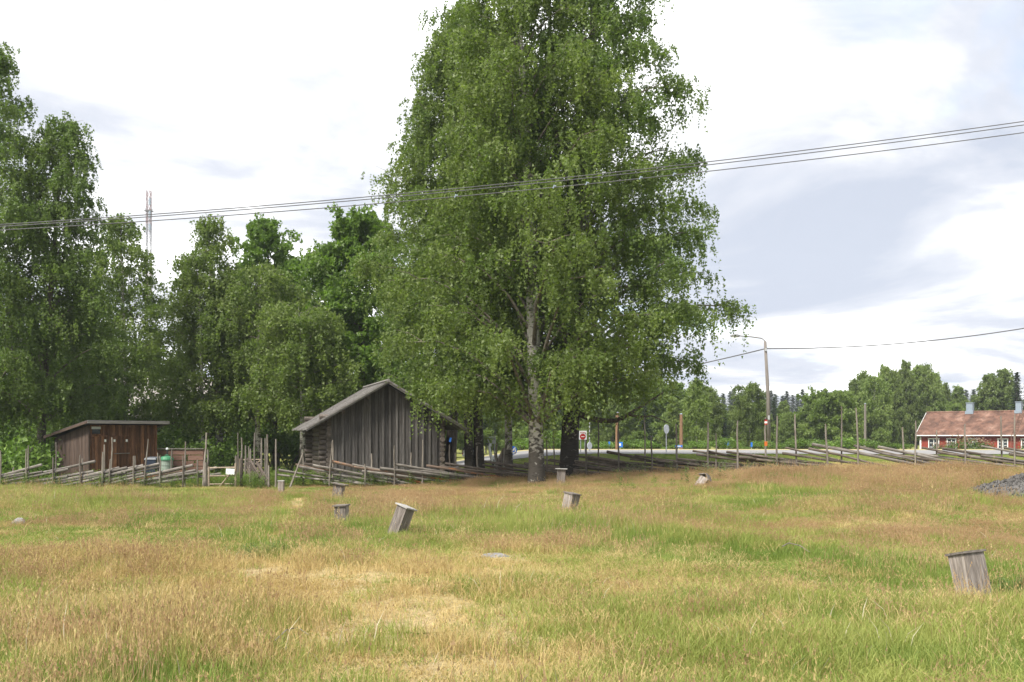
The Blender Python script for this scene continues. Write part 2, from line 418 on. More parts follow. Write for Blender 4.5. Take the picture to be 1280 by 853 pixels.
# ------------------------------------------------------------------ mesh helpers
class MB:
    def __init__(s):
        s.v = []; s.f = []

    def add(s, vs_, fs):
        o = len(s.v)
        s.v += [tuple(p) for p in vs_]
        s.f += [tuple(i + o for i in f) for f in fs]
        return s

    def box(s, c, size, rot=None):
        hx, hy, hz = size[0] / 2, size[1] / 2, size[2] / 2
        ps = [Vector((sx * hx, sy * hy, sz * hz)) for sz in (-1, 1) for sy in (-1, 1) for sx in (-1, 1)]
        if rot is not None:
            ps = [rot @ p for p in ps]
        c = Vector(c)
        return s.add([p + c for p in ps], [(0, 2, 3, 1), (4, 5, 7, 6), (0, 1, 5, 4), (2, 6, 7, 3), (0, 4, 6, 2), (1, 3, 7, 5)])

    def hexa(s, p8):
        """8 points: bottom ring 4, top ring 4 (same winding)"""
        return s.add(p8, [(3, 2, 1, 0), (4, 5, 6, 7), (0, 1, 5, 4), (1, 2, 6, 5), (2, 3, 7, 6), (3, 0, 4, 7)])

    def prism(s, poly, off):
        n = len(poly); off = Vector(off)
        vs_ = [Vector(p) for p in poly] + [Vector(p) + off for p in poly]
        fs = [tuple(range(n - 1, -1, -1)), tuple(range(n, 2 * n))]
        fs += [(i, (i + 1) % n, n + (i + 1) % n, n + i) for i in range(n)]
        return s.add(vs_, fs)

    def tube(s, pts, radii, n=8, cap=True):
        pts = [Vector(p) for p in pts]
        if not hasattr(radii, '__len__'):
            radii = [radii] * len(pts)
        o = len(s.v)
        ref = Vector((0.31, 0.17, 0.93))
        d0 = (pts[-1] - pts[0])
        if d0.length < 1e-6:
            d0 = Vector((0, 0, 1))
        if abs(d0.normalized().dot(ref)) > 0.9:
            ref = Vector((0.9, 0.3, 0.1))
        for i, p in enumerate(pts):
            d = (pts[min(i + 1, len(pts) - 1)] - pts[max(i - 1, 0)])
            if d.length < 1e-7:
                d = d0
            d.normalize()
            a = d.cross(ref)
            if a.length < 1e-4:
                a = d.cross(Vector((1, 0, 0)))
            a.normalize(); b = d.cross(a)
            for k in range(n):
                t = 2 * math.pi * k / n
                s.v.append(tuple(p + radii[i] * (math.cos(t) * a + math.sin(t) * b)))
        for i in range(len(pts) - 1):
            for k in range(n):
                k2 = (k + 1) % n
                s.f.append((o + i * n + k, o + i * n + k2, o + (i + 1) * n + k2, o + (i + 1) * n + k))
        if cap:
            s.f.append(tuple(o + k for k in range(n - 1, -1, -1)))
            s.f.append(tuple(o + (len(pts) - 1) * n + k for k in range(n)))
        return s

    def build(s, name, mat, parent=None, loc=None, smooth=False, world=False):
        """world=True: vertices are in world space; they are taken to the parent's origin"""
        me = bpy.data.meshes.new(name)
        vs_ = s.v
        if world:
            o = parent.location if parent is not None else Vector(loc)
            vs_ = [(p[0] - o[0], p[1] - o[1], p[2] - o[2]) for p in vs_]
        me.from_pydata(vs_, [], s.f)
        me.materials.append(mat)
        if smooth:
            me.polygons.foreach_set('use_smooth', [True] * len(me.polygons))
        me.update()
        ob = bpy.data.objects.new(name, me)
        COL.objects.link(ob)
        if parent is not None:
            ob.parent = parent
        if loc is not None:
            ob.location = loc
        return ob


def np_mesh(name, verts, nper, mat):
    """polygons of nper corners each, vertices unshared"""
    verts = np.ascontiguousarray(verts, dtype=np.float32).reshape(-1, 3)
    n = len(verts); nf = n // nper
    me = bpy.data.meshes.new(name)
    me.vertices.add(n)
    me.vertices.foreach_set('co', verts.ravel())
    me.loops.add(n)
    me.loops.foreach_set('vertex_index', np.arange(n, dtype=np.int32))
    me.polygons.add(nf)
    me.polygons.foreach_set('loop_start', np.arange(0, n, nper, dtype=np.int32))
    me.polygons.foreach_set('loop_total', np.full(nf, nper, dtype=np.int32))
    me.materials.append(mat)
    me.update(calc_edges=True)
    return me


def tag(o, label=None, cat=None, group=None, kind=None):
    if label: o['label'] = label
    if cat: o['category'] = cat
    if group: o['group'] = group
    if kind: o['kind'] = kind
    return o


def empty(name, loc, label=None, cat=None, group=None, rz=0.0):
    o = bpy.data.objects.new(name, None)
    o.empty_display_size = 0.2
    COL.objects.link(o)
    o.location = loc
    o.rotation_euler = (0, 0, rz)
    return tag(o, label, cat, group)


def copy_tree(o, parent=None):
    c = o.copy()
    COL.objects.link(c)
    if parent is not None:
        c.parent = parent
    for ch in list(o.children):
        copy_tree(ch, c)
    return c


# ------------------------------------------------------------------ ground sheet
def blob(u, v, lst):
    r = np.zeros_like(u)
    for (cu, cv, su, sv, w) in lst:
        r = r + w * np.exp(-((u - cu) / su) ** 2 - ((v - cv) / sv) ** 2)
    return r


_rs = np.random.RandomState(5)
_waves = [(_rs.uniform(-1, 1) * k, _rs.uniform(-1, 1) * k, _rs.uniform(0, 6.28), 1 / k ** 0.6) for k in (0.5, 0.7, 0.9, 1.2, 1.6, 2.2, 2.9, 3.8, 5) for _ in range(4)]


def wob(x, y, ph=0.0):
    r = 0
    for a, b, c, w in _waves:
        r = r + w * np.sin(a * x + b * y + c + ph * (1 + a))
    return r / 5.0


def field(x, y):
    """how much red seed grass, straw, worn turf and green grows at a point of the meadow"""
    u, v = UV(x, y)
    n1, n2, n3, n4 = wob(x, y, 0), wob(x, y, 3.1), wob(x, y, 6.7), wob(x, y, 11.3)
    red = blob(u, v, [(560, 612, 210, 17, 1.1), (900, 598, 260, 13, 1.2), (1200, 604, 200, 16, 1.3), (1210, 678, 130, 20, .9), (1000, 652, 160, 14, .6),
                      (310, 628, 40, 9, .8), (60, 655, 80, 12, .7), (690, 690, 60, 12, .8), (700, 772, 30, 15, .9), (1100, 668, 160, 18, .7),
                      (470, 622, 90, 13, .9), (880, 690, 60, 12, .5), (1250, 640, 70, 12, .6), (820, 625, 120, 10, .6), (160, 640, 60, 10, .5), (90, 750, 60, 20, .15),
                      (250, 660, 70, 8, .4), (760, 735, 60, 12, .5), (640, 760, 60, 12, .4), (300, 765, 60, 15, .15)])
    straw = blob(u, v, [(450, 780, 200, 55, .9), (140, 775, 200, 55, .75), (620, 722, 150, 18, .7), (350, 742, 150, 28, .8), (540, 835, 150, 40, .8),
                        (352, 655, 10, 22, .8), (60, 700, 90, 16, .5), (900, 594, 50, 5, .6), (1050, 588, 60, 5, .8), (700, 820, 120, 40, .45), (617, 694, 45, 12, .9),
                        (800, 790, 60, 25, .3), (230, 735, 70, 15, .4), (370, 632, 14, 8, .8)])
    bare = blob(u, v, [(500, 775, 150, 36, .95), (520, 845, 170, 32, 1.0), (430, 725, 100, 14, .6), (617, 699, 42, 7, 1.1), (356, 655, 15, 12, 1.1), (342, 673, 16, 12, 1.0), (323, 693, 20, 13, .9), (310, 718, 26, 13, .7), (620, 722, 60, 9, .5), (640, 800, 26, 18, .8), (366, 640, 14, 9, 1.0), (374, 629, 15, 6, .9),
                       (400, 800, 60, 20, .5)])
    green = 0.42 + blob(u, v, [(200, 622, 220, 13, .8), (950, 770, 280, 50, .5), (1120, 815, 200, 45, .6), (900, 640, 200, 12, .5), (560, 662, 130, 13, .5),
                               (450, 692, 90, 12, .4), (690, 655, 110, 10, .4), (40, 690, 60, 10, .4), (860, 705, 200, 12, .5), (720, 715, 50, 8, .5), (1010, 700, 200, 12, .5),
                               (60, 605, 120, 6, 1.2), (320, 800, 30, 40, .2), (400, 622, 30, 8, .7)])
    red = np.clip(.50 * red + 0.14 * n1 - .03, 0.03, 2)
    straw = np.clip(.82 * straw + 0.22 * n2 + .05, 0.04, 2)
    green = np.clip(1.3 * green + 0.28 * n3, 0.16, 2)
    bare = np.clip(bare + 0.2 * n4, 0, 1)
    red = red * (1 - .55 * sstep(690, 760, v))
    far = sstep(37.5, 39, y)
    red = red * (1 - far); bare = bare * (1 - far); straw = straw * (1 - .75 * far)
    green = green + far
    return red, straw, green, bare


def make_ground():
    xs = np.concatenate([-np.geomspace(600, 45, 22), np.arange(-44, 44.1, 0.55), np.geomspace(45, 600, 22)])
    ys = np.concatenate([[-120, -40, -15, -6], np.arange(-3, 70, 0.55), np.geomspace(70.5, 620, 36)])
    XX, YY = np.meshgrid(xs, ys)
    ZZ = G(XX, YY)
    nx, ny = len(xs), len(ys)
    me = bpy.data.meshes.new('ground')
    verts = np.stack([XX, YY, ZZ], -1).reshape(-1, 3)
    i = np.arange(nx - 1); j = np.arange(ny - 1)
    I, J = np.meshgrid(i, j)
    a = (J * nx + I).ravel()
    faces = np.stack([a, a + 1, a + nx + 1, a + nx], -1)
    me.from_pydata(verts.tolist(), [], faces.tolist())
    yc = np.clip(YY, 3.0, None)
    r, s, g, b = field(XX, yc)
    tot = r + s + g + 1e-6
    cr, cs, cg, cb = np.array([.24, .17, .08]), np.array([.34, .27, .125]), np.array([.17, .18, .05]), np.array([.41, .31, .185])
    c = (r[..., None] * cr + s[..., None] * cs + g[..., None] * cg) / tot[..., None]
    c = c * (1 - b[..., None] * .8) + cb * b[..., None] * .8
    ca = me.color_attributes.new('turf', 'FLOAT_COLOR', 'POINT')
    ca.data.foreach_set('color', np.concatenate([c.reshape(-1, 3), np.ones((nx * ny, 1))], 1).ravel())
    m, t, bs = base_mat('meadow_soil', 0.95, 0.05)
    at = N(t, 'ShaderNodeAttribute', attribute_name='turf')
    gm = N(t, 'ShaderNodeNewGeometry')
    ns = N(t, 'ShaderNodeTexNoise'); ns.inputs['Scale'].default_value = 9; ns.inputs['Detail'].default_value = 9; ns.inputs['Roughness'].default_value = .75
    t.links.new(gm.outputs['Position'], ns.inputs['Vector'])
    mr = N(t, 'ShaderNodeMapRange'); mr.inputs[1].default_value = .3; mr.inputs[2].default_value = .7; mr.inputs[3].default_value = .6; mr.inputs[4].default_value = 1.35
    t.links.new(ns.outputs['Fac'], mr.inputs[0])
    mu = N(t, 'ShaderNodeVectorMath', operation='SCALE')
    t.links.new(at.outputs['Color'], mu.inputs[0]); t.links.new(mr.outputs[0], mu.inputs['Scale'])
    t.links.new(mu.outputs[0], bs.inputs['Base Color'])
    bp = N(t, 'ShaderNodeBump'); bp.inputs['Strength'].default_value = 1.0; bp.inputs['Distance'].default_value = .03
    t.links.new(ns.outputs['Fac'], bp.inputs['Height']); t.links.new(bp.outputs[0], bs.inputs['Normal'])
    me.materials.append(m)
    me.polygons.foreach_set('use_smooth', [True] * len(me.polygons))
    o = bpy.data.objects.new('ground', me)
    COL.objects.link(o)
    tag(o, 'rough summer meadow ground sloping gently up towards the road', kind='structure')


make_ground()


def strip(name, x0, x1, ya, yb, lift, mat, label, nx=140, ny=8):
    """a sheet on the terrain between the curves ya(x) and yb(x)"""
    mb = MB()
    xs = np.linspace(x0, x1, nx)
    for j in range(ny + 1):
        for x in xs:
            y = ya(x) + (yb(x) - ya(x)) * j / ny
            mb.v.append((x, y, gz(x, y) + lift))
    for j in range(ny):
        for i in range(nx - 1):
            a = j * nx + i
            mb.f.append((a, a + 1, a + nx + 1, a + nx))
    o = mb.build(name, mat)
    return tag(o, label, kind='structure')


road_near = lambda x: 47.0 - 0.05 * x + 1.5 * math.exp(-((x + 4) / 6) ** 2)
road_far = lambda x: 60.0 - 0.04 * x
strip('road', -6.5, 90, road_near, road_far, 0.03, M['asphalt'], 'pale grey asphalt road running behind the roundpole fence')
strip('road_verge', -6.5, 90, lambda x: road_far(x) + .02, lambda x: road_far(x) + 4.5, 0.022, M['verge'], 'dry yellow grass verge along the far side of the road')


# ------------------------------------------------------------------ grass: tuft prototypes and scatter
def blades(rs, n, rad, h0, h1, w, lean, heads=0, curl=0.5, flat=0.0):
    """n bent blades of two segments (quad + tip) in a disc; returns triangles (k,3)"""
    th = rs.uniform(0, 2 * np.pi, n); r = rad * np.sqrt(rs.uniform(0, 1, n))
    bx, by = r * np.cos(th), r * np.sin(th)
    h = rs.uniform(h0, h1, n) * rs.uniform(.7, 1.0, n)
    az = rs.uniform(0, 2 * np.pi, n)
    ln = lean * rs.uniform(.2, 1.0, n) + flat
    dxy = np.stack([np.cos(az), np.sin(az)], -1)
    wd = rs.uniform(0, 2 * np.pi, n)
    wv = np.stack([np.cos(wd), np.sin(wd), np.zeros(n)], -1) * (w * rs.uniform(.6, 1.3, n))[:, None]
    p0 = np.stack([bx, by, np.full(n, -0.02)], -1)
    p1 = p0 + np.stack([dxy[:, 0] * h * ln * .35, dxy[:, 1] * h * ln * .35, h * .55], -1)
    zt = np.maximum(h * (1 - curl * ln * .5), .03)
    p2 = p0 + np.stack([dxy[:, 0] * h * ln, dxy[:, 1] * h * ln, zt], -1)
    t1 = np.stack([p0 - wv, p0 + wv, p1 + wv * .8], 1)
    t2 = np.stack([p0 - wv, p1 + wv * .8, p1 - wv * .8], 1)
    t3 = np.stack([p1 - wv * .8, p1 + wv * .8, p2], 1)
    tris = [np.stack([t1, t2, t3], 1).reshape(-1, 3)]
    if heads > 0:
        k = int(n * heads)
        for q in range(3):
            c = p2[:k] - (p2[:k] - p1[:k]) * (0.12 + .13 * q)[..., None] if False else p2[:k] - (p2[:k] - p1[:k]) * (0.05 + .14 * q)
            a2 = rs.uniform(0, 2 * np.pi, k)
            e = np.stack([np.cos(a2), np.sin(a2), rs.uniform(-.1, .9, k)], -1) * (.0045 + .003 * q)
            up = np.stack([np.zeros(k), np.zeros(k), np.full(k, .022)], -1)
            tris.append(np.stack([c - e * .7, c + e, c + up], 1).reshape(-1, 3))
    return np.concatenate(tris)


def weeds(rs, n, rad, h, leaf):
    tr = []
    for _ in range(n):
        th, r = rs.uniform(0, 6.28), rad * math.sqrt(rs.uniform())
        b = np.array([r * math.cos(th), r * math.sin(th), 0])
        hh = h * rs.uniform(.5, 1)
        for k in range(9):
            z = hh * (k + 1) / 9
            a = rs.uniform(0, 6.28)
            o = np.array([math.cos(a), math.sin(a), .25]) * leaf * rs.uniform(.6, 1.2)
            s_ = np.array([-math.sin(a), math.cos(a), 0]) * leaf * .3
            p = b + np.array([0, 0, z])
            tr += [p, p + o * .5 + s_, p + o, p, p + o, p + o * .5 - s_]
    return np.array(tr)


def scatter(name, pts, rot, scl, idx, protos, label):
    n = len(pts)
    me = bpy.data.meshes.new(name)
    me.vertices.add(n)
    me.vertices.foreach_set('co', np.ascontiguousarray(pts, np.float32).ravel())
    a = me.attributes.new('rot', 'FLOAT_VECTOR', 'POINT'); a.data.foreach_set('vector', np.ascontiguousarray(rot, np.float32).ravel())
    a = me.attributes.new('scl', 'FLOAT_VECTOR', 'POINT'); a.data.foreach_set('vector', np.ascontiguousarray(scl, np.float32).ravel())
    a = me.attributes.new('idx', 'INT', 'POINT'); a.data.foreach_set('value', np.ascontiguousarray(idx, np.int32))
    o = bpy.data.objects.new(name, me)
    COL.objects.link(o)
    tag(o, label, kind='stuff')
    ng = bpy.data.node_groups.new(name, 'GeometryNodeTree')
    ng.interface.new_socket('Geometry', in_out='INPUT', socket_type='NodeSocketGeometry')
    ng.interface.new_socket('Geometry', in_out='OUTPUT', socket_type='NodeSocketGeometry')
    gi = N(ng, 'NodeGroupInput'); go = N(ng, 'NodeGroupOutput')
    jn = N(ng, 'GeometryNodeJoinGeometry')
    ar = N(ng, 'GeometryNodeInputNamedAttribute', data_type='FLOAT_VECTOR'); ar.inputs[0].default_value = 'rot'
    asc = N(ng, 'GeometryNodeInputNamedAttribute', data_type='FLOAT_VECTOR'); asc.inputs[0].default_value = 'scl'
    ai = N(ng, 'GeometryNodeInputNamedAttribute', data_type='INT'); ai.inputs[0].default_value = 'idx'
    out = lambda nd: [s for s in nd.outputs if s.enabled and s.name == 'Attribute'][0]
    for k, po in enumerate(protos):
        cmp_ = N(ng, 'FunctionNodeCompare', data_type='INT', operation='EQUAL')
        ins = [s for s in cmp_.inputs if s.enabled and s.type == 'INT']
        ng.links.new(out(ai), ins[0]); ins[1].default_value = k
        oi = N(ng, 'GeometryNodeObjectInfo'); oi.inputs['Object'].default_value = po
        oi.inputs['As Instance'].default_value = True
        ip = N(ng, 'GeometryNodeInstanceOnPoints')
        ng.links.new(gi.outputs[0], ip.inputs['Points'])
        ng.links.new(cmp_.outputs[0], ip.inputs['Selection'])
        ng.links.new(oi.outputs['Geometry'], ip.inputs['Instance'])
        ng.links.new(out(ar), ip.inputs['Rotation'])
        ng.links.new(out(asc), ip.inputs['Scale'])
        ng.links.new(ip.outputs[0], jn.inputs[0])
    ng.links.new(jn.outputs[0], go.inputs[0])
    md = o.modifiers.new('scatter', 'NODES'); md.node_group = ng
    return o


def proto(name, tris, mat):
    me = np_mesh(name, tris, 3, mat)
    return bpy.data.objects.new(name, me)     # never linked: only the instancer reads it


def make_grass():
    rs = np.random.RandomState(11)
    pr_green = [proto('green_tuft', blades(rs, 110, .24, .10, .28, .0028, .65), M['g_green']) for _ in range(3)]
    pr_fresh = [proto('fresh_tuft', blades(rs, 110, .24, .08, .22, .0032, .6), M['g_fresh']) for _ in range(3)]
    pr_red = [proto('seed_tuft', blades(rs, 90, .26, .16, .34, .0020, .45, heads=.5), M['g_red']) for _ in range(3)]
    pr_straw = [proto('straw_tuft', blades(rs, 100, .26, .10, .30, .0024, .75, heads=.12), M['g_straw']) for _ in range(3)]
    pr_bare = [proto('worn_turf', np.concatenate([blades(rs, 60, .22, .03, .09, .0034, 1.1, flat=.5)]), M['g_straw']) for _ in range(2)] + \
              [proto('worn_turf', blades(rs, 55, .22, .03, .08, .0034, .9, flat=.3), M['g_fresh'])]
    pr_pale = [proto('pale_stalk', blades(rs, 3, .15, .22, .42, .0034, .8), M['g_pale']) for _ in range(3)]
    # candidate points: denser near the camera
    pts = []
    for (y0, y1, dens) in ((3.4, 8, 58), (8, 14, 44), (14, 24, 32), (24, 37.6, 24), (37.6, 48, 14)):
        hw = lambda y: .53 * y + 2.5
        area_w = hw(y1)
        n = int((y1 - y0) * 2 * area_w * dens)
        x = rs.uniform(-area_w, area_w, n); y = rs.uniform(y0, y1, n)
        k = np.abs(x) < hw(y)
        pts.append(np.stack([x[k], y[k]], -1))
    p = np.concatenate(pts)
    gq = ((p[:, 0] - X(1287, 23.5)) / 1.42) ** 2 + ((p[:, 1] - 23.5) / 1.12) ** 2      # the gravel heap is bare
    p = p[gq > 1]
    # keep off the road, the barn and the shed
    yn = 47.0 - 0.05 * p[:, 0] + 1.5 * np.exp(-((p[:, 0] + 4) / 6) ** 2)
    k = ~((p[:, 0] > -6.6) & (p[:, 1] > yn - .3))
    p = p[k]
    x, y = p[:, 0], p[:, 1]
    r, s, g, b = field(x, y)
    u, v = UV(x, y)
    fresh = np.clip(.42 + .9 * wob(x, y, 5.0) + 0.5 * sstep(37, 39, y) + blob(u, v, [(80, 607, 200, 10, .6), (620, 705, 40, 8, .4), (860, 600, 20, 4, .8), (1230, 735, 40, 18, .6)]), .04, 1)
    tot = r + s + g
    q = rs.uniform(0, 1, len(x)) * tot
    isb = rs.uniform(0, 1, len(x)) < np.clip(b * 1.15, 0, .97)
    isr = (q < r) & ~isb
    iss = (q >= r) & (q < r + s) & ~isb
    isg = (q >= r + s) & ~isb
    isf = isg & (rs.uniform(0, 1, len(x)) < fresh)
    isg = isg & ~isf
    ipale = rs.uniform(0, 1, len(x)) < .035
    z = G(x, y)
    low = 1 - .55 * sstep(37.4, 39, y)                   # mown beyond the fence
    tall = (.78 + .5 * np.clip(wob(x, y, 8.0), -.75, 1.3)) * (1 - .35 * sstep(28, 35, y))

    def put(name, mask, protos, label, h=1.0):
        n = int(mask.sum())
        P3 = np.stack([x[mask], y[mask], z[mask]], -1)
        rot = np.stack([rs.uniform(-.12, .12, n), rs.uniform(-.12, .12, n), rs.uniform(0, 6.28, n)], -1)
        s0 = rs.uniform(.8, 1.2, n)
        sc = np.stack([s0, s0, s0 * rs.uniform(.75, 1.15, n) * low[mask] * tall[mask] * h], -1)
        scatter(name, P3, rot, sc, rs.randint(0, len(protos), n), protos, label)

    put('green_grass', isg, pr_green, 'yellow green meadow grass covering the field')
    put('fresh_grass', isf, pr_fresh, 'fresh green grass growing in the meadow and by the fence')
    put('red_grass', isr, pr_red, 'reddish brown flowering seed grass across the back of the field')
    put('straw_grass', iss, pr_straw, 'dry straw coloured grass over the worn middle of the field')
    put('worn_grass', isb, pr_bare, 'short trampled turf on the path and the worn patch')
    put('pale_stalks', ipale & (y < 37), pr_pale, 'scattered bleached stalks standing in the meadow')
    # single tall flowering stems over the whole meadow
    pr_stem = [proto('seed_stem', blades(rs, 7, .3, .32, .52, .0022, .4, heads=1.0), M['g_red']) for _ in range(3)] + \
              [proto('seed_stem', blades(rs, 6, .3, .30, .50, .0022, .5, heads=1.0), M['g_straw']) for _ in range(2)]
    put('flowering_stems', (rs.uniform(0, 1, len(x)) < .10 * (1 - np.clip(b, 0, 1))) & (y < 35), pr_stem, 'tall thin flowering grass stems standing above the meadow')
    # tall green weeds along the left fence and in front of the barn yard
    n = 520
    wx = np.concatenate([rs.uniform(-21, -8.6, n), rs.uniform(-8.4, -2, 120), rs.uniform(-12, -7.5, 160), rs.uniform(3.0, 9, 60)])
    wy = np.concatenate([rs.uniform(35.2, 40, n), rs.uniform(36.3, 38, 120), rs.uniform(37.5, 46, 160), rs.uniform(27, 36, 60)])
    wx = np.concatenate([wx, X(335, 14.2) + rs.normal(0, .25, 26), X(1262, 11.3) + rs.normal(0, .22, 22)])
    wy = np.concatenate([wy, 14.2 + rs.normal(0, .25, 26), 11.3 + rs.normal(0, .25, 22)])
    n = len(wx)
    prw = [proto('weed', weeds(rs, 7, .22, .62, .10), M['weed']) for _ in range(3)]
    rot = np.stack([np.zeros(n), np.zeros(n), rs.uniform(0, 6.28, n)], -1)
    s0 = rs.uniform(.5, 1.0, n) * np.where(wy < 20, .42, 1.0)
    scatter('weed_undergrowth', np.stack([wx, wy, G(wx, wy)], -1), rot, np.stack([s0] * 3, -1), rs.randint(0, 3, n), prw,
            'leafy green weeds growing along the foot of the fence')


make_grass()


# ------------------------------------------------------------------ trees
def leaves_from_strands(rs, org, L, nl, size, drift, droop=1.0):
    """nl leaves along each hanging strand; org (n,3), L (n,), drift (n,3) sideways"""
    n = len(org)
    t = (np.arange(nl)[None, :] + rs.uniform(0, 1, (n, nl))) / nl
    p = org[:, None, :] + drift[:, None, :] * t[..., None]
    p[..., 2] -= droop * L[:, None] * t ** 1.15
    p = p + rs.normal(0, .02 + size * .22, p.shape)
    return leaf_quads(rs, p.reshape(-1, 3), size)


def leaf_quads(rs, p, size, hang=0.5):
    m = len(p)
    a = rs.normal(0, 1, (m, 3)); a[:, 2] -= hang * 1.2
    a /= np.linalg.norm(a, axis=1, keepdims=True)
    b = rs.normal(0, 1, (m, 3))
    b -= (b * a).sum(1, keepdims=True) * a
    b /= np.linalg.norm(b, axis=1, keepdims=True)
    s = (size * rs.uniform(.65, 1.25, m))[:, None]
    return np.stack([p - a * s * .45 + b * s * .42, p + a * s * .6, p - a * s * .45 - b * s * .42], 1).reshape(-1, 3)


def env_birch(s):
    return np.clip(1.25 * (1 - s) ** .85, .06, 1.0) * (.72 + .28 * min(1, s / .15))


def env_round(s):
    return max(.12, math.sqrt(max(0, 1 - (abs(s - .42) / .62) ** 2.2)))


def env_spire(s):
    return np.clip(1.3 * (1 - s) ** .8, .07, 1.0) * (.65 + .35 * min(1, s / .2))


def env_tall(s):
    return max(.10, math.sqrt(max(0, 1 - (abs(s - .38) / .66) ** 2)))


def make_tree(name, loc, h, R, seed, label, cat='tree', group=None, zlow=2.2, nlimb=40, leaf=.11, leafmat='leaf_birch', bark='bark_birch',
              trunk_r=.2, lean=(0, 0), env=env_birch, strand=17, nl=9, weep=1.0, rise=.75, clump=(.5, 1.5), skew=(0, 0), bend=0.15, nseg=9, bare=0.0,
              limb_r=.3, subs=9):
    rs = np.random.RandomState(seed)
    root = empty(name, loc, label, cat, group)
    tb = MB(); lbm = MB()
    # trunk
    K = 12
    ph = rs.uniform(0, 6.28, 4)
    def tp(t):
        return Vector((lean[0] * t ** 1.3 + bend * math.sin(3.1 * t + ph[0]) * t, lean[1] * t ** 1.3 + bend * math.sin(2.7 * t + ph[1]) * t, h * t * .985))
    def tr(t):
        return trunk_r * ((1 - t) ** .8 * .97 + .03) * (1 + .35 * math.exp(-t * h / .35))
    ts = [0, .012, .03, .07] + [i / K for i in range(1, K + 1)]
    pts = [tp(t) for t in ts]; pts[0] = Vector((0, 0, -.25))
    tb.tube(pts, [tr(t) for t in ts], nseg)
    orgs, Ls, drs = [], [], []
    ga = rs.uniform(0, 6.28)
    tl = zlow / h
    for i in range(nlimb):
        f = (i + .5) / nlimb
        # leaves of the limb end at height fraction s of the crown
        s_end = f ** .9
        t0 = min(.95, max(tl * 1.05, tl + (1 - tl) * (s_end - .16 * (1 - s_end)) + rs.uniform(-.02, .02)))
        ga += 2.39996 + rs.uniform(-.35, .35)
        Rr = R * env(s_end) * rs.uniform(.72, 1.12)
        ax = Vector((math.cos(ga), math.sin(ga), 0))
        Rr *= 1 + .45 * (ax.x * skew[0] + ax.y * skew[1])
        p0 = tp(t0)
        zt = max(.15, min(zlow + (h * .97 - zlow) * min(1, s_end * .93 + .10) + rs.uniform(-.25, .25) - p0.z, rise * Rr * (.6 + .8 * s_end) + .3))
        lp = []
        for q in (0, .25, .5, .75, 1.0):
            side = Vector((-ax.y, ax.x, 0)) * (rs.uniform(-.12, .12) * Rr * q)
            zq = zt * (1.75 * q - .75 * q * q * (1 + .35 * weep)) if weep > .2 else zt * q
            lp.append(p0 + ax * (Rr * q) + side + Vector((0, 0, zq)))
        r0 = max(.012, tr(t0) * limb_r * rs.uniform(.8, 1.3))
        lbm.tube(lp, [r0, r0 * .75, r0 * .5, r0 * .3, r0 * .12], 5, cap=False)
        # side shoots along the limb, each an arched spray with hanging strands
        nsub = max(3, int(round(subs * (.45 + .55 * min(1, Rr / (R * .7))))))
        for k in range(nsub):
            if rs.uniform() < bare:
                continue
            q = .10 + .90 * ((k + rs.uniform()) / nsub) ** .6
            kk = min(3, int(q * 4)); w = q * 4 - kk
            c = np.array(lp[kk] * (1 - w) + lp[kk + 1] * w)
            a2 = ga + rs.normal(0, .95)
            d = np.array([math.cos(a2), math.sin(a2), rs.uniform(-.05, .75) * (1.15 - .5 * weep)])
            l = rs.uniform(*clump) * (1.15 if q < .9 else .85) * (.6 + .4 * min(1, Rr / (R * .6)))
            n = max(3, int(strand * l * rs.uniform(.6, 1.3)))
            f = rs.uniform(.05, 1, n)
            o = c + d * (l * f)[:, None]
            o[:, 2] += l * (.35 * f - (.25 + .45 * weep) * f * f)
            wd = .10 + .16 * (1 - f)
            o += rs.normal(0, 1, (n, 3)) * (wd * l)[:, None] * np.array([1, 1, .55])
            orgs.append(o)
            Ls.append(np.where(rs.uniform(0, 1, n) < .34, rs.uniform(.7, 1.8, n), rs.uniform(.15, .7, n)) * (.25 + .75 * weep))
            drs.append(np.tile(d * np.array([.12, .12, 0]), (n, 1)) + rs.normal(0, .05, (n, 3)) * np.array([1, 1, 0]))
            if l > .7 and k % 3 == 0:
                e = c + d * l * .8; e[2] += l * .06
                lbm.tube([c, (c + e) / 2 + np.array([0, 0, .06 * l]), e], [.016, .010, .004], 4, cap=False)
    # leading tip
    for q in range(6):
        c = tp(1 - .035 * q)
        n = 3 + q
        o = np.array(c) + rs.normal(0, .08 + .05 * q, (n, 3)) * np.array([1, 1, .8])
        orgs.append(o); Ls.append(rs.uniform(.2, .6, n)); drs.append(rs.normal(0, .12, (n, 3)) * np.array([1, 1, 0]))
    org = np.concatenate(orgs); L = np.concatenate(Ls); dr = np.concatenate(drs)
    # a hanging strand never reaches the ground
    L = np.minimum(L, np.maximum(org[:, 2] - .75 * zlow, .15))
    tb.build('trunk', M[bark], root, smooth=True)
    lo = lbm.build('branch', M['bark_limb'], root, smooth=True)
    lo['kind'] = 'stuff'
    q = leaves_from_strands(rs, org, L, nl, leaf, dr)
    me = np_mesh('crown', q, 3, M[leafmat])
    co = bpy.data.objects.new('crown', me); COL.objects.link(co); co.parent = root
    return root


def at(u, y, dz=0.0):
    x = X(u, y)
    return (x, y, gz(x, y) + dz)


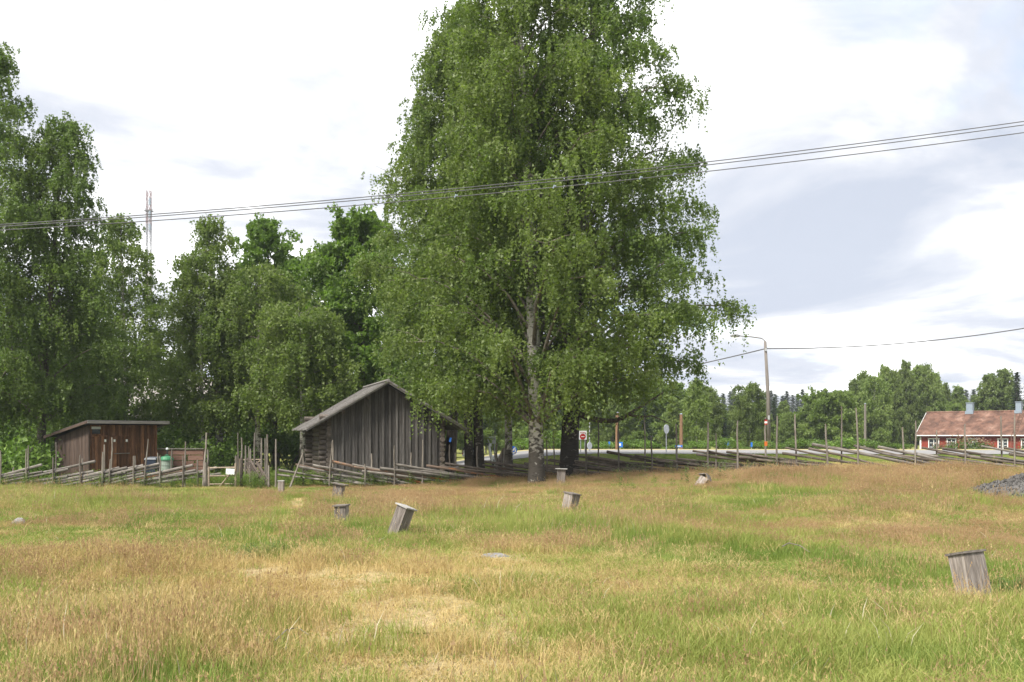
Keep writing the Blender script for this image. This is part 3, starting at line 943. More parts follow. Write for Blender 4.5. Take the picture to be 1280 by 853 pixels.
# --- the clump of old birches beside the barn
CG = 'old birches growing in a clump beside the barn'
make_tree('birch_tree', at(671, 35.0), 20.5, 4.8, 21, 'tall old birch with pale patchy bark, standing right at the fence', 'birch', CG,
          zlow=1.9, nlimb=88, leaf=.10, trunk_r=.27, lean=(-.9, .2), strand=15, nl=16, rise=1.05, clump=(.5, 1.5), skew=(.12, -.3), nseg=14)
bt = make_tree('birch_tree', at(711, 37.0), 21.5, 5.1, 22, 'thickest old birch, dark rough trunk and one long low limb reaching right', 'birch', CG,
               zlow=2.5, nlimb=100, leaf=.10, trunk_r=.34, lean=(1.3, .2), strand=15, nl=16, rise=1.0, clump=(.5, 1.5), bark='bark_birch_dark', skew=(.25, 0), nseg=14, leafmat='leaf_birch_dark')
# its long low limb
lb = MB()
yb = 37.0
lb.tube([P(712, 512, yb), P(735, 522, yb - .3), P(752, 526, yb - .5), P(770, 526, yb - .6), P(785, 519, yb - .7), P(802, 508, yb - .8), P(830, 490, yb - .9)],
        [.13, .11, .095, .085, .07, .055, .02], 7)
lb.tube([P(785, 519, yb - .7), P(800, 521, yb - .7), P(815, 520, yb - .8), P(838, 530, yb - .8)], [.05, .04, .03, .012], 5)
lb.tube([P(800, 521, yb - .7), P(796, 532, yb - .7)], [.02, .008], 4)
lb.build('branch', M['bark_dark'], bt, world=True, smooth=True)
make_tree('birch_tree', at(636, 39.5), 18.5, 4.0, 23, 'slimmer birch with banded white trunk, second trunk left of the pale one at the fence', 'birch', CG,
          zlow=3.0, nlimb=50, leaf=.104, trunk_r=.155, lean=(-.1, .5), strand=13, nl=16, rise=1.05, clump=(.5, 1.5), nseg=10)
make_tree('birch_tree', at(599, 41.4), 19.8, 4.3, 24, 'dark trunked birch closing the gap behind the blue tipped stake', 'birch', CG,
          zlow=4.7, nlimb=54, leaf=.104, trunk_r=.22, lean=(-.8, .2), strand=13, nl=16, rise=1.05, clump=(.5, 1.5), bark='bark_birch_dark', nseg=12, leafmat='leaf_birch_dark')
make_tree('birch_tree', at(587, 41.2), 18.5, 3.6, 25, 'birch leaning left over the barn roof from its speckled trunk', 'birch', CG,
          zlow=4.8, nlimb=54, leaf=.10, trunk_r=.19, lean=(-.9, 0), strand=13, nl=16, rise=1.05, clump=(.5, 1.5), bark='bark_birch_dark', skew=(-.15, .15), nseg=12)
make_tree('birch_tree', at(562, 44.0), 13.5, 3.0, 26, 'short dark birch leaning out of the shade beside the barn corner', 'birch', CG,
          zlow=2.6, nlimb=34, leaf=.12, trunk_r=.26, lean=(1.2, .3), strand=12, nl=14, rise=1.0, clump=(.5, 1.5), bark='bark_dark', nseg=10, leafmat='leaf_birch_dark')

# --- trees on the left
LG = 'birches behind the left fence'
make_tree('birch_tree', at(-28, 44.0), 19.4, 4.3, 31, 'tallest birch at the left edge, its top above every neighbour', 'birch', LG,
          zlow=2.4, nlimb=60, leaf=.108, trunk_r=.25, lean=(.7, 0), strand=13, nl=16, rise=1.05, clump=(.5, 1.5), leafmat='leaf_birch_dark')
make_tree('birch_tree', at(50, 44.5), 16.2, 2.9, 32, 'weeping birch standing left of the red shed, dark foot', 'birch', LG,
          zlow=2.2, nlimb=54, leaf=.108, trunk_r=.20, lean=(.9, .3), strand=13, nl=16, rise=1.05, clump=(.5, 1.5), leafmat='leaf_birch_dark', bark='bark_dark')
make_tree('birch_tree', at(157, 57.0), 14.4, 3.5, 33, 'airy light birch rising behind the red shed', 'birch', LG,
          zlow=2.6, nlimb=44, leaf=.13, trunk_r=.17, lean=(-.1, 0), strand=14, nl=11, clump=(.5, 1.4))
make_tree('birch_tree', at(100, 53.0), 9.0, 2.3, 38, 'lower birch filling in between the weeping birch and the shed roof', 'birch', LG,
          zlow=2.0, nlimb=34, leaf=.13, trunk_r=.14, strand=15, nl=10, clump=(.5, 1.5), leafmat='leaf_birch_dark')
make_tree('birch_tree', at(254, 50.0), 11.3, 1.9, 34, 'slim birch with thin white trunk just right of the bins', 'birch', LG,
          zlow=2.4, nlimb=36, leaf=.12, trunk_r=.11, lean=(-.4, 0), strand=12, nl=10, clump=(.45, 1.25), bare=.08)
make_tree('birch_tree', at(275, 52.0), 13.2, 2.7, 35, 'birch with broad white trunk behind the gate', 'birch', LG,
          zlow=2.6, nlimb=44, leaf=.125, trunk_r=.21, lean=(-.5, 0), strand=12, nl=10, clump=(.45, 1.25), bare=.1)
make_tree('birch_tree', at(323, 51.0), 10.5, 2.6, 36, 'short birch with white trunk beside the dark maple stem', 'birch', LG,
          zlow=2.4, nlimb=32, leaf=.125, trunk_r=.16, strand=12, nl=10, clump=(.45, 1.25), env=env_tall)
make_tree('birch_tree', at(379, 47.0), 8.0, 2.3, 37, 'thin speckled birch stem close to the left eave of the barn', 'birch', LG,
          zlow=2.7, nlimb=34, leaf=.12, trunk_r=.15, lean=(-.3, .2), strand=12, nl=10, clump=(.45, 1.25), env=env_round)
make_tree('birch_tree', at(398, 74.0), 15.5, 3.2, 39, 'distant birch top seen in the gap between the two maples', 'birch', LG,
          zlow=3.5, nlimb=40, leaf=.16, trunk_r=.17, strand=11, nl=10, clump=(.5, 1.5), env=env_tall, bare=.1)
MG = 'broadleaf trees behind the barn and the gate'
make_tree('maple_tree', at(345, 55.0), 13.6, 2.9, 41, 'bright green maple with dark stem between the gate birches and the barn', 'maple', MG,
          zlow=2.2, nlimb=46, leaf=.17, leafmat='leaf_maple', bark='bark_dark', trunk_r=.2, strand=15, nl=10, weep=.15, rise=1.3, env=env_spire, clump=(.5, 1.3), lean=(-.4, 0))
make_tree('maple_tree', at(452, 51.0), 13.0, 3.6, 42, 'dense bright green maple rising straight behind the barn roof', 'maple', MG,
          zlow=2.8, nlimb=56, leaf=.17, leafmat='leaf_maple', bark='bark_dark', trunk_r=.24, strand=17, nl=9, weep=.15, rise=.9, env=env_spire, clump=(.5, 1.5))
make_tree('maple_tree', at(375, 62.0), 9.0, 4.2, 43, 'low spreading maple filling the gap left of the barn', 'maple', MG,
          zlow=1.0, nlimb=36, leaf=.19, leafmat='leaf_maple', bark='bark_dark', trunk_r=.18, strand=15, nl=10, weep=.15, rise=.8, env=env_round, clump=(.5, 1.5))


def make_spruce(name, loc, h, R, seed, label, group=None, cat='spruce', zlow=.6, n=46, leaf=.5):
    rs = np.random.RandomState(seed)
    root = empty(name, loc, label, cat, group)
    tb = MB()
    tb.tube([(0, 0, -.3), (0, 0, h * .5), (0, 0, h)], [h * .016, h * .009, .01], 7)
    quads = []
    ga = 0
    for i in range(n * 3):
        s = (i + .5) / (n * 3)
        z = zlow + (h - zlow) * s
        ga += 2.39996
        r = R * (1 - s) ** .85 * rs.uniform(.7, 1.1) + .12
        ax = np.array([math.cos(ga), math.sin(ga), 0]); sd_ = np.array([-ax[1], ax[0], 0])
        k = max(3, int(r / (leaf * .32)))
        for q in range(k):
            f = (q + .6) / k
            p = np.array([0, 0, z]) + ax * r * f + np.array([0, 0, -.28 * r * f + .12 * r * f * f])
            w = leaf * (1.1 - .5 * f) * rs.uniform(.7, 1.2)
            for sg in (-1, 1):
                e = sd_ * sg * w + ax * w * .6 + np.array([0, 0, -w * rs.uniform(.1, .6)])
                nrm = ax * w * .42
                quads += [p, p + e * .5 + nrm * .5, p + e, p + e * .5 - nrm * .5]
            d = np.array([0, 0, -w * .75]) + ax * .1
            quads += [p, p + d * .5 + ax * w * .25, p + d, p + d * .5 - ax * w * .25]
    tb.build('trunk', M['bark_dark'], root)
    me = np_mesh('crown', np.array(quads), 4, M['needle'])
    co = bpy.data.objects.new('crown', me); COL.objects.link(co); co.parent = root
    return root


# --- prototypes of far trees, copied over the forest edge beyond the road
FG = 'trees of the forest edge beyond the road'
Z0 = (0, 0, 0)
LB = {
    'birch': 'light far birch with thin white stem in the forest edge beyond the road',
    'aspen': 'tall oval leafy tree in the forest edge beyond the road',
    'round': 'rounded bushy leafy tree in the forest edge beyond the road',
    'spruce': 'dark pointed spruce in the forest edge beyond the road',
}
far = {
    'birch': [make_tree('birch_tree', Z0, 12, 2.5, 51, LB['birch'], 'birch', FG, zlow=2.6, nlimb=34, leaf=.26, leafmat='leaf_far', trunk_r=.13, strand=9, nl=7, clump=(.5, 1.5), env=env_tall, bare=.08),
              make_tree('birch_tree', Z0, 12, 2.1, 52, LB['birch'], 'birch', FG, zlow=3.0, nlimb=32, leaf=.26, leafmat='leaf_far', trunk_r=.12, strand=9, nl=7, clump=(.45, 1.25), env=env_birch, bare=.1)],
    'aspen': [make_tree('leafy_tree', Z0, 12, 2.5, 53, LB['aspen'], 'tree', FG, zlow=1.0, nlimb=48, leaf=.27, leafmat='leaf_far', bark='bark_dark', trunk_r=.15, strand=11, nl=7, weep=.3, rise=1.6, clump=(.45, 1.25), env=env_spire),
              make_tree('leafy_tree', Z0, 12, 2.9, 54, LB['aspen'], 'tree', FG, zlow=.8, nlimb=52, leaf=.27, leafmat='leaf_far', bark='bark_dark', trunk_r=.15, strand=11, nl=7, weep=.3, rise=1.5, clump=(.45, 1.25), env=env_spire)],
    'round': [make_tree('bushy_tree', Z0, 8, 3.6, 55, LB['round'], 'tree', FG, zlow=.5, nlimb=50, leaf=.26, leafmat='leaf_far_bright', bark='bark_dark', trunk_r=.16, strand=11, nl=7, weep=.2, rise=.8, clump=(.5, 1.5), env=env_round),
              make_tree('bushy_tree', Z0, 8, 3.0, 56, LB['round'], 'tree', FG, zlow=.5, nlimb=44, leaf=.26, leafmat='leaf_far_bright', bark='bark_dark', trunk_r=.15, strand=11, nl=7, weep=.2, rise=.8, clump=(.5, 1.5), env=env_round)],
    'spruce': [make_spruce('spruce_tree', Z0, 12, 2.2, 57, LB['spruce'], FG), make_spruce('spruce_tree', Z0, 12, 1.8, 58, LB['spruce'], FG)],
}
used = set()
rnd = random.Random(77)


def put_far(kind, var, u, y, vtop, label=None, group=None, wid=1.0):
    """a far tree whose top stands at photograph row vtop"""
    src = far[kind][var]
    x = X(u, y); z = gz(x, y)
    hh = CAMZ + (VH - vtop) / F * y - z
    base_h = 8.0 if kind == 'round' else 12.0
    s = hh / (base_h * (1.02 if kind != 'spruce' else 1.0))
    key = (kind, var)
    if key in used:
        o = copy_tree(src)
    else:
        o = src; used.add(key)
    o.location = (x, y, z); o.rotation_euler = (0, 0, rnd.uniform(0, 6.28))
    o.scale = (s * wid, s * wid, s)
    o['label'] = label or (LB[kind].split(' in the')[0] + (', front rank, ' if y < 124 else ', back rank, ') +
                           ('seen between the old birch trunks' if u < 720 else 'behind the red sign and brown poles' if u < 860 else 'left of the street lamp' if u < 955
                            else 'right of the street lamp' if u < 1060 else 'by the red house'))
    o['group'] = group or FG
    return o


# distinct trees of the right-hand forest edge (column, distance, top row)
put_far('birch', 0, 937, 104, 477, 'airy birch standing just left of the street lamp pole')
put_far('round', 0, 1036, 108, 490, 'wide bright green round tree, right of the street lamp', wid=.95)
put_far('aspen', 0, 1066, 114, 472, 'leftmost, lowest tree of the tall leafy group beside the red house', wid=0.62)
put_far('aspen', 1, 1079, 118, 463, 'second tree from the left of the tall leafy group beside the red house', wid=0.70)
put_far('birch', 0, 1093, 112, 467, 'third tree from the left of the tall leafy group beside the red house', wid=0.80)
put_far('aspen', 1, 1106, 126, 455, 'fourth tree from the left of the tall leafy group beside the red house', wid=0.66)
put_far('aspen', 0, 1119, 122, 461, 'fifth tree from the left of the tall leafy group beside the red house', wid=0.60)
put_far('aspen', 1, 1132, 129, 449, 'tallest tree of the tall leafy group beside the red house', wid=0.62)
put_far('aspen', 0, 1146, 133, 455, 'seventh tree from the left of the tall leafy group beside the red house', wid=0.70)
put_far('birch', 1, 1158, 131, 451, 'eighth tree from the left of the tall leafy group beside the red house', wid=0.80)
put_far('aspen', 0, 1170, 134, 464, 'ninth tree from the left of the tall leafy group beside the red house', wid=0.66)
put_far('aspen', 1, 1181, 138, 478, 'rightmost tree of the tall leafy group beside the red house', wid=0.60)
put_far('birch', 1, 1197, 140, 479, 'small open birch between the two chimneys of the red house')
put_far('round', 1, 1180, 134, 505, 'low yellow green tree showing above the ridge by the first chimney')
put_far('aspen', 1, 1237, 140, 466, 'leafy tree behind the red house between the chimneys')
put_far('aspen', 0, 1256, 138, 460, 'narrow leafy tree behind the right chimney')
put_far('spruce', 0, 1271, 128, 464, 'dark spruce at the right edge behind the tiled roof')
put_far('spruce', 1, 1284, 132, 474, 'dark spruce cut off by the right edge of the view')
put_far('spruce', 0, 905, 118, 508, 'dark spruce under the drooping tip of the old birch')
put_far('birch', 1, 871, 92, 470, 'birch with white stem right of the brown pole with blue street sign')
put_far('birch', 0, 884, 98, 488, 'birch with thin white stem second right of the brown pole')
put_far('spruce', 0, 806, 112, 492, 'dark spruce between the two grey sign backs')
put_far('round', 1, 800, 96, 540, 'low rounded willow at the road edge between the two grey sign backs')
put_far('round', 0, 652, 84, 548, 'low yellow green bush tree right of the blue arrow sign')
# the rest of the edge: alike trees in three ranks
for i in range(44):
    u = 585 + i * 17 + rnd.uniform(-9, 9)
    if 1118 < u < 1300: continue
    y = rnd.uniform(106, 122)
    vt = 512 + rnd.uniform(-10, 12) if u > 900 else 492 + rnd.uniform(-14, 14)
    put_far(rnd.choice(['aspen', 'aspen', 'birch', 'round']), rnd.randint(0, 1), u, y, vt)
for i in range(44):
    u = 560 + i * 17.5 + rnd.uniform(-8, 8)
    y = rnd.uniform(135, 165)
    vt = 503 + rnd.uniform(-7, 8) if u > 880 else 488 + rnd.uniform(-12, 12)
    if 1195 < u < 1225: vt = 508
    put_far(rnd.choice(['aspen', 'birch', 'spruce', 'aspen']), rnd.randint(0, 1), u, y, vt)
for i in range(60):                                        # the dark conifers on the skyline
    u = 900 + i * 5.4 + rnd.uniform(-4, 4)
    put_far('spruce', rnd.randint(0, 1), u, rnd.uniform(250, 300), 490 + rnd.uniform(-4, 7), 'dark distant conifer on the skyline ' + ('left of the street lamp' if u < 957 else 'just right of the street lamp' if u < 1040 else 'far behind the tall leafy group'), 'conifers on the far skyline', wid=1.4)
# woodland behind the left trees
for i in range(30):
    u = -70 + i * 22 + rnd.uniform(-8, 8)
    y = rnd.uniform(66, 88)
    vt = 452 + rnd.uniform(-25, 30) if u < 240 else 455 + rnd.uniform(-30, 35)
    if 200 < u < 218: vt = 470
    kd = rnd.choice(['aspen', 'birch', 'aspen', 'spruce'])
    put_far(kd, rnd.randint(0, 1), u, y, vt,
            {'spruce': 'dark spruce', 'birch': 'airy birch', 'aspen': 'oval leafy tree', 'round': 'rounded leafy tree'}[kd] + ' standing deep in the woodland ' + ('behind the left birches' if u < 65 else 'behind the red shed' if u < 225 else 'behind the gate' if u < 340 else 'behind the barn'), 'woodland trees behind the shed and the barn')


def make_bush(name, loc, w, h, seed, label, group, leaf=.16, mat='bush', n=900):
    rs = np.random.RandomState(seed)
    root = empty(name, loc, label, 'bush', group)
    st = MB()
    for k in range(5):
        a = rs.uniform(0, 6.28)
        st.tube([(0, 0, -.1), (.3 * w * math.cos(a), .3 * w * math.sin(a), h * .7)], [.03, .012], 5)
    st.build('stem', M['bark_dark'], root)
    cs = np.stack([rs.normal(0, .26 * w, 16), rs.normal(0, .26 * w, 16), rs.uniform(.2, .85, 16) * h], -1)
    c = cs[rs.randint(0, 16, n)]
    p = c + rs.normal(0, 1, (n, 3)) * np.array([.13 * w, .13 * w, .12 * h])
    p[:, 2] = np.clip(p[:, 2], .05, h * 1.1)
    me = np_mesh('crown', leaf_quads(rs, p, leaf, .2), 3, M[mat])
    co = bpy.data.objects.new('crown', me); COL.objects.link(co); co.parent = root
    return root


BG = 'dark bushes behind the left fence'
b0 = make_bush('bush', at(20, 41), 2.6, 2.0, 61, 'dark green bush under the left birches behind the fence', BG, leaf=.17, mat='leaf_birch_dark' if False else 'bush', n=1500)
for (u, y, s) in ((-25, 42, 1.1), (4, 44, 1.2), (36, 43, 1.0), (58, 49, 1.2), (66, 56, 1.8), (45, 60, 2.0), (84, 62, 2.2), (14, 58, 2.0), (110, 66, 2.4)):
    c = copy_tree(b0); c.location = at(u, y); c['label'] = {-25: 'dark green bush beyond the left edge behind the roundpole fence', 4: 'leftmost dark green bush in view behind the roundpole fence', 36: 'dark green bush just left of the dark birch foot', 58: 'dark green bush between the dark birch foot and the shed', 66: 'larger bush deep behind the short brown plank fence', 45: 'large bush deep behind the dark birch foot', 84: 'large bush hidden deep behind the left shed wall', 14: 'large bush deep in the shade under the tallest left birch', 110: 'largest bush deep behind the shed roof'}[u]; c.scale = (s, s, s); c.rotation_euler = (0, 0, rnd.uniform(0, 6))
bb = make_bush('bush', at(242, 47), 2.2, 1.7, 62, 'small green bush behind the brown plank fence, right of the bins', 'bushes around the yard', n=1100)
for (u, y, s, l) in ((222, 52, 1.3, 'dark bush just behind the brown plank fence, nearest the shed'), (288, 50, 1.0, 'green bush behind the gate between two white birch trunks'),
                     (310, 56, 1.3, 'green bush at the foot of the dark maple stem'), (362, 54, 1.3, 'sunny green bush at the edge of the yard grass left of the barn'),
                     (392, 58, 1.3, 'shaded bush low beside the barn log corner'), (340, 60, 1.6, 'wide green bush at the back of the yard, under the bright maple'),
                     (205, 58, 1.9, 'large shaded bush behind the corner of the shed')):
    c = copy_tree(bb); c.location = at(u, y); c.scale = (s, s, s); c.rotation_euler = (0, 0, rnd.uniform(0, 6)); c['label'] = l
rb = make_bush('bush', at(690, 66), 1.8, 1.1, 63, 'low roadside bush on the far verge', 'roadside bushes on the far verge', n=600, leaf=.15)
for i in range(38):
    u = 640 + i * 13.5 + rnd.uniform(-4, 4)
    c = copy_tree(rb); c.location = at(u, rnd.uniform(65.5, 76)); s = rnd.choice([.22, .3, .38, .5, .65]); c.scale = (s * 1.5, s * 1.5, s); c.rotation_euler = (0, 0, rnd.uniform(0, 6)); c['label'] = ('tiny' if s < .35 else 'low' if s < .6 else 'tall') + ' bush on the far verge ' + ('behind the birch trunks' if u < 720 else 'between the red sign and the round sign' if u < 833 else 'between the round sign and the street lamp' if u < 957 else 'between the street lamp and the red house')


# ------------------------------------------------------------------ the grey barn
def make_barn():
    th = math.radians(17)
    ox, oy = X(413, 39.0), 39.0
    root = empty('barn', (ox, oy, gz(ox, oy)), 'grey weathered timber barn with vertical boarded gable and log corners', 'barn', rz=th)
    W, D, HW, PK, OV = 4.3, 5.2, 2.55, 3.82, .95
    sl = (PK - HW) / (W / 2)
    rs = random.Random(3)
    # gable boards: x along the gable, y back into the barn
    n = 33; bw = W / n
    for i in range(n):
        x0 = i * bw + .004; x1 = (i + 1) * bw - .004
        f = .045 if i % 2 else 0.0
        w0 = rs.uniform(0, .006); yy = -f - rs.uniform(.0, .012)
        hgt = lambda x: HW + sl * (W / 2 - abs(x - W / 2)) - .04
        bz = .12 + rs.uniform(-.05, .05)
        e0, e1 = (x0 - .02, x1 + .02) if i % 2 == 0 else (x0 + .016 + w0, x1 - .016)
        m = MB()
        m.hexa([(e0, yy, bz), (e1, yy, bz), (e1, yy + .028, bz), (e0, yy + .028, bz),
                (e0 + rs.uniform(-.006, .006), yy, hgt(e0)), (e1 + rs.uniform(-.006, .006), yy, hgt(e1)), (e1, yy + .028, hgt(e1)), (e0, yy + .028, hgt(e0))])
        m.build('board', M['barn_batten_lit' if i % 2 else 'barn_board'], root)
    # back skin and log walls
    m = MB(); m.prism([(0.05, .05, 0), (W - .05, .05, 0), (W - .05, .05, HW), (W / 2, .05, PK - .08), (.05, .05, HW)], (0, D - .1, 0))
    m.build('core_wall', M['dark_inside'], root)
    nl = 13; lh = HW / nl
    for k in range(nl):
        z = lh * (k + .5)
        for xs in (-.06, W + .06):                         # side wall logs, ends stand past the corner
            m = MB(); r = lh * .52
            m.tube([(xs, -.02 - rs.uniform(0, .06), z), (xs, D * .5, z + rs.uniform(-.01, .01)), (xs, D + .2 + rs.uniform(0, .08), z)], [r, r * 1.02, r], 8)
            m.build('log', M['barn_log'], root)
        for ys, e in ((.22, .36), (D - .05, .42)):                      # cross wall logs sticking out to the sides
            m = MB(); r = lh * .5
            m.tube([(-e - rs.uniform(0, .07), ys, z + lh * .4), (W / 2, ys, z + lh * .4), (W + e * .5 + rs.uniform(0, .07), ys, z + lh * .4)], r, 8)
            m.build('log', M['barn_log'], root)
    # roof of long boards laid down the slope, two layers
    L0, L1 = -.48, D + .5
    for sgn in (-1, 1):
        eave = (W / 2 + OV) * sgn
        nb = 28; wd = (L1 - L0) / nb
        up = Vector((-sl * sgn * -1, 0, 1)).normalized()
        for i in range(nb):
            y0 = L0 + wd * i + .006; y1 = L0 + wd * (i + 1) - .006
            o = .02 * (i % 2) + rs.uniform(0, .008)
            zr = PK + .06 + o; ze = PK + .06 - sl * abs(eave) + o
            ex = rs.uniform(-.03, .03)
            m = MB()
            a0, a1 = (W / 2, y0, zr), (W / 2, y1, zr)
            e = W / 2 + eave + ex * sgn
            zze = ze - sl * ex
            m.hexa([(a0[0], y0, zr - .03), (e, y0, zze - .03), (e, y1, zze - .03), (a1[0], y1, zr - .03),
                    (a0[0], y0, zr), (e, y0, zze), (e, y1, zze), (a1[0], y1, zr)])
            m.build('roof_board', M['barn_roof'], root)
        # barge boards on the front edge
        e = W / 2 + eave
        ze = PK - sl * abs(eave)
        for (yo, dz, hh) in ((L0 - .03, .115, .13), (L0 - .055, .125, .075)):
            m = MB()
            m.hexa([(W / 2, yo, PK + dz - hh), (e, yo, ze + dz - hh), (e, yo + .026, ze + dz - hh), (W / 2, yo + .026, PK + dz - hh),
                    (W / 2, yo, PK + dz), (e, yo, ze + dz), (e, yo + .026, ze + dz), (W / 2, yo + .026, PK + dz)])
            m.build('barge_board', M['barn_roof'], root)
        # purlin
        for q in (.35, .8):
            xx = W / 2 + (W / 2) * sgn * q
            zz_ = PK - sl * abs(xx - W / 2) - .1
            m = MB(); m.tube([(xx, L0 + .08, zz_), (xx, L1 - .1, zz_)], .075, 7); m.build('purlin', M['barn_log'], root)
    m = MB(); m.tube([(W / 2, L0 - .02, PK + .12), (W / 2, L1, PK + .12)], .05, 7); m.build('ridge_pole', M['barn_roof'], root)
    # foot stones
    for x in (0, W):
        m = MB(); m.box((x, .1, -.06), (.5, .5, .3)); m.build('foot_stone', M['stone'], root)


make_barn()


# ------------------------------------------------------------------ the red shed
def make_shed():
    y0 = 41.5
    ox = X(111, y0)
    th = math.radians(50)
    root = empty('shed', (ox, y0, gz(ox, y0)), 'dark red board shed with flat sloping felt roof and white door plates', 'shed', rz=th)
    rs = random.Random(8)
    W, D, HF, HB = 3.0, 2.9, 2.28, 1.72
    bw = .14
    zt = lambda y: HF - (HF - HB) * y / D
    n = int(W / bw)
    doors = [(.12, .78), (.92, 1.25), (1.22, 1.66)]
    for i in range(n):
        x0 = i * W / n + .004; x1 = (i + 1) * W / n - .004
        xm = (x0 + x1) / 2
        z1 = HF - .03; z0 = .05
        if .10 < xm < .52:
            z1 = 1.86                                                    # below the little window
        m = MB(); yo = -rs.uniform(0, .012)
        m.box(((x0 + x1) / 2, yo + .012, (z0 + z1) / 2), (x1 - x0, .024, z1 - z0)); m.build('board', M['shed_board'], root)
    m = MB(); m.box((.30, .012, 2.215), (.5, .03, .07)); m.build('lintel', M['shed_board'], root)
    m = MB(); m.box((.305, .02, 2.02), (.40, .02, .32)); wf = m.build('window', M['glass'], root)
    m = MB(); m.box((.305, -.004, 2.125), (.40, .016, .11)); m.build('blind', M['sign_back'], wf)
    m = MB()
    for (c, s) in (((.305, -.006, 2.185), (.46, .03, .03)), ((.305, -.006, 1.86), (.46, .03, .03)), ((.09, -.006, 2.02), (.03, .03, .30)), ((.52, -.006, 2.02), (.03, .03, .30))):
        m.box(c, s)
    m.build('frame', M['shed_board'], wf)
    for i in range(int(D / bw)):
        k = int(D / bw)
        ya = i * D / k + .004; yb_ = (i + 1) * D / k - .004
        m = MB(); xo = -rs.uniform(0, .012)
        m.hexa([(xo, ya, .05), (xo + .024, ya, .05), (xo + .024, yb_, .05), (xo, yb_, .05), (xo, ya, zt(ya) - .03), (xo + .024, ya, zt(ya) - .03), (xo + .024, yb_, zt(yb_) - .03), (xo, yb_, zt(yb_) - .03)])
        m.build('board', M['shed_side'], root)
    m = MB(); m.hexa([(.03, .03, 0), (W - .03, .03, 0), (W - .03, D - .03, 0), (.03, D - .03, 0), (.03, .03, HF - .06), (W - .03, .03, HF - .06), (W - .03, D - .03, HB - .06), (.03, D - .03, HB - .06)])
    m.build('core_wall', M['dark_inside'], root)
    m = MB(); m.box((-.012, -.03, HF / 2), (.07, .05, HF - .06)); m.build('corner_board', M['shed_side'], root)
    m = MB(); m.box((W - .02, -.03, HF / 2), (.07, .05, HF - .06)); m.build('corner_board', M['shed_board'], root)
    # three doors: proud boards, frame strips, plate, latch
    for (a, b_) in ((.10, .78), (.86, 1.18), (1.24, 1.72)):
        d = MB()
        k = max(2, int((b_ - a) / .13))
        d0 = None
        for j in range(k):
            q0 = a + (b_ - a) * j / k + .004; q1 = a + (b_ - a) * (j + 1) / k - .004
            m = MB(); m.box(((q0 + q1) / 2, -.034, .92), (q1 - q0, .022, 1.72))
            if d0 is None:
                d0 = m.build('door', M['shed_board'], root)
            else:
                m.build('board', M['shed_board'], d0)
        m = MB(); m.box((b_ - .10, -.049, 1.60), (.08, .008, .10)); m.build('door_plate', M['paint_white'], d0)
        m = MB(); m.box(((a + b_) / 2, -.050, 1.79), (b_ - a, .012, .04)); m.build('door_rail', M['shed_board'], d0)
    m = MB(); m.tube([(.14, -.08, .75), (.22, -.08, .72)], .02, 6); m.build('handle', M['black'], root)
    m = MB(); m.tube([(1.05, -.07, 1.06), (1.74, -.07, 1.07)], .022, 6); m.build('latch_bar', M['pole_grey'], root)
    for x in (.82, 1.78):
        m = MB(); m.box((x, -.036, 1.1), (.06, .03, 2.1)); m.build('batten', M['shed_board'], root)
    # roof: felt slab with grey fascia
    o = .48
    ya, yb_ = -.42, D + .35
    za, zb = HF + .20 * .42 * .5, HB - .02
    m = MB()
    x0, x1 = -.28, W + .36
    m.hexa([(x0, ya, za + .05), (x1, ya, za + .05), (x1, yb_, zb + .05), (x0, yb_, zb + .05), (x0, ya, za + .11), (x1, ya, za + .11), (x1, yb_, zb + .11), (x0, yb_, zb + .11)])
    m.build('roof', M['felt'], root)
    m = MB(); m.box(((x0 + x1) / 2, ya - .016, za + .035), (x1 - x0, .028, .125)); m.build('fascia', M['fascia'], root)
    for x in (x0 - .016, x1 + .016):
        m = MB(); m.hexa([(x - .012, ya, za - .02), (x + .012, ya, za - .02), (x + .012, yb_, zb - .02), (x - .012, yb_, zb - .02), (x - .012, ya, za + .09), (x + .012, ya, za + .09), (x + .012, yb_, zb + .09), (x - .012, yb_, zb + .09)])
        m.build('fascia', M['fascia'] if x > 0 else M['shed_side'], root)


make_shed()


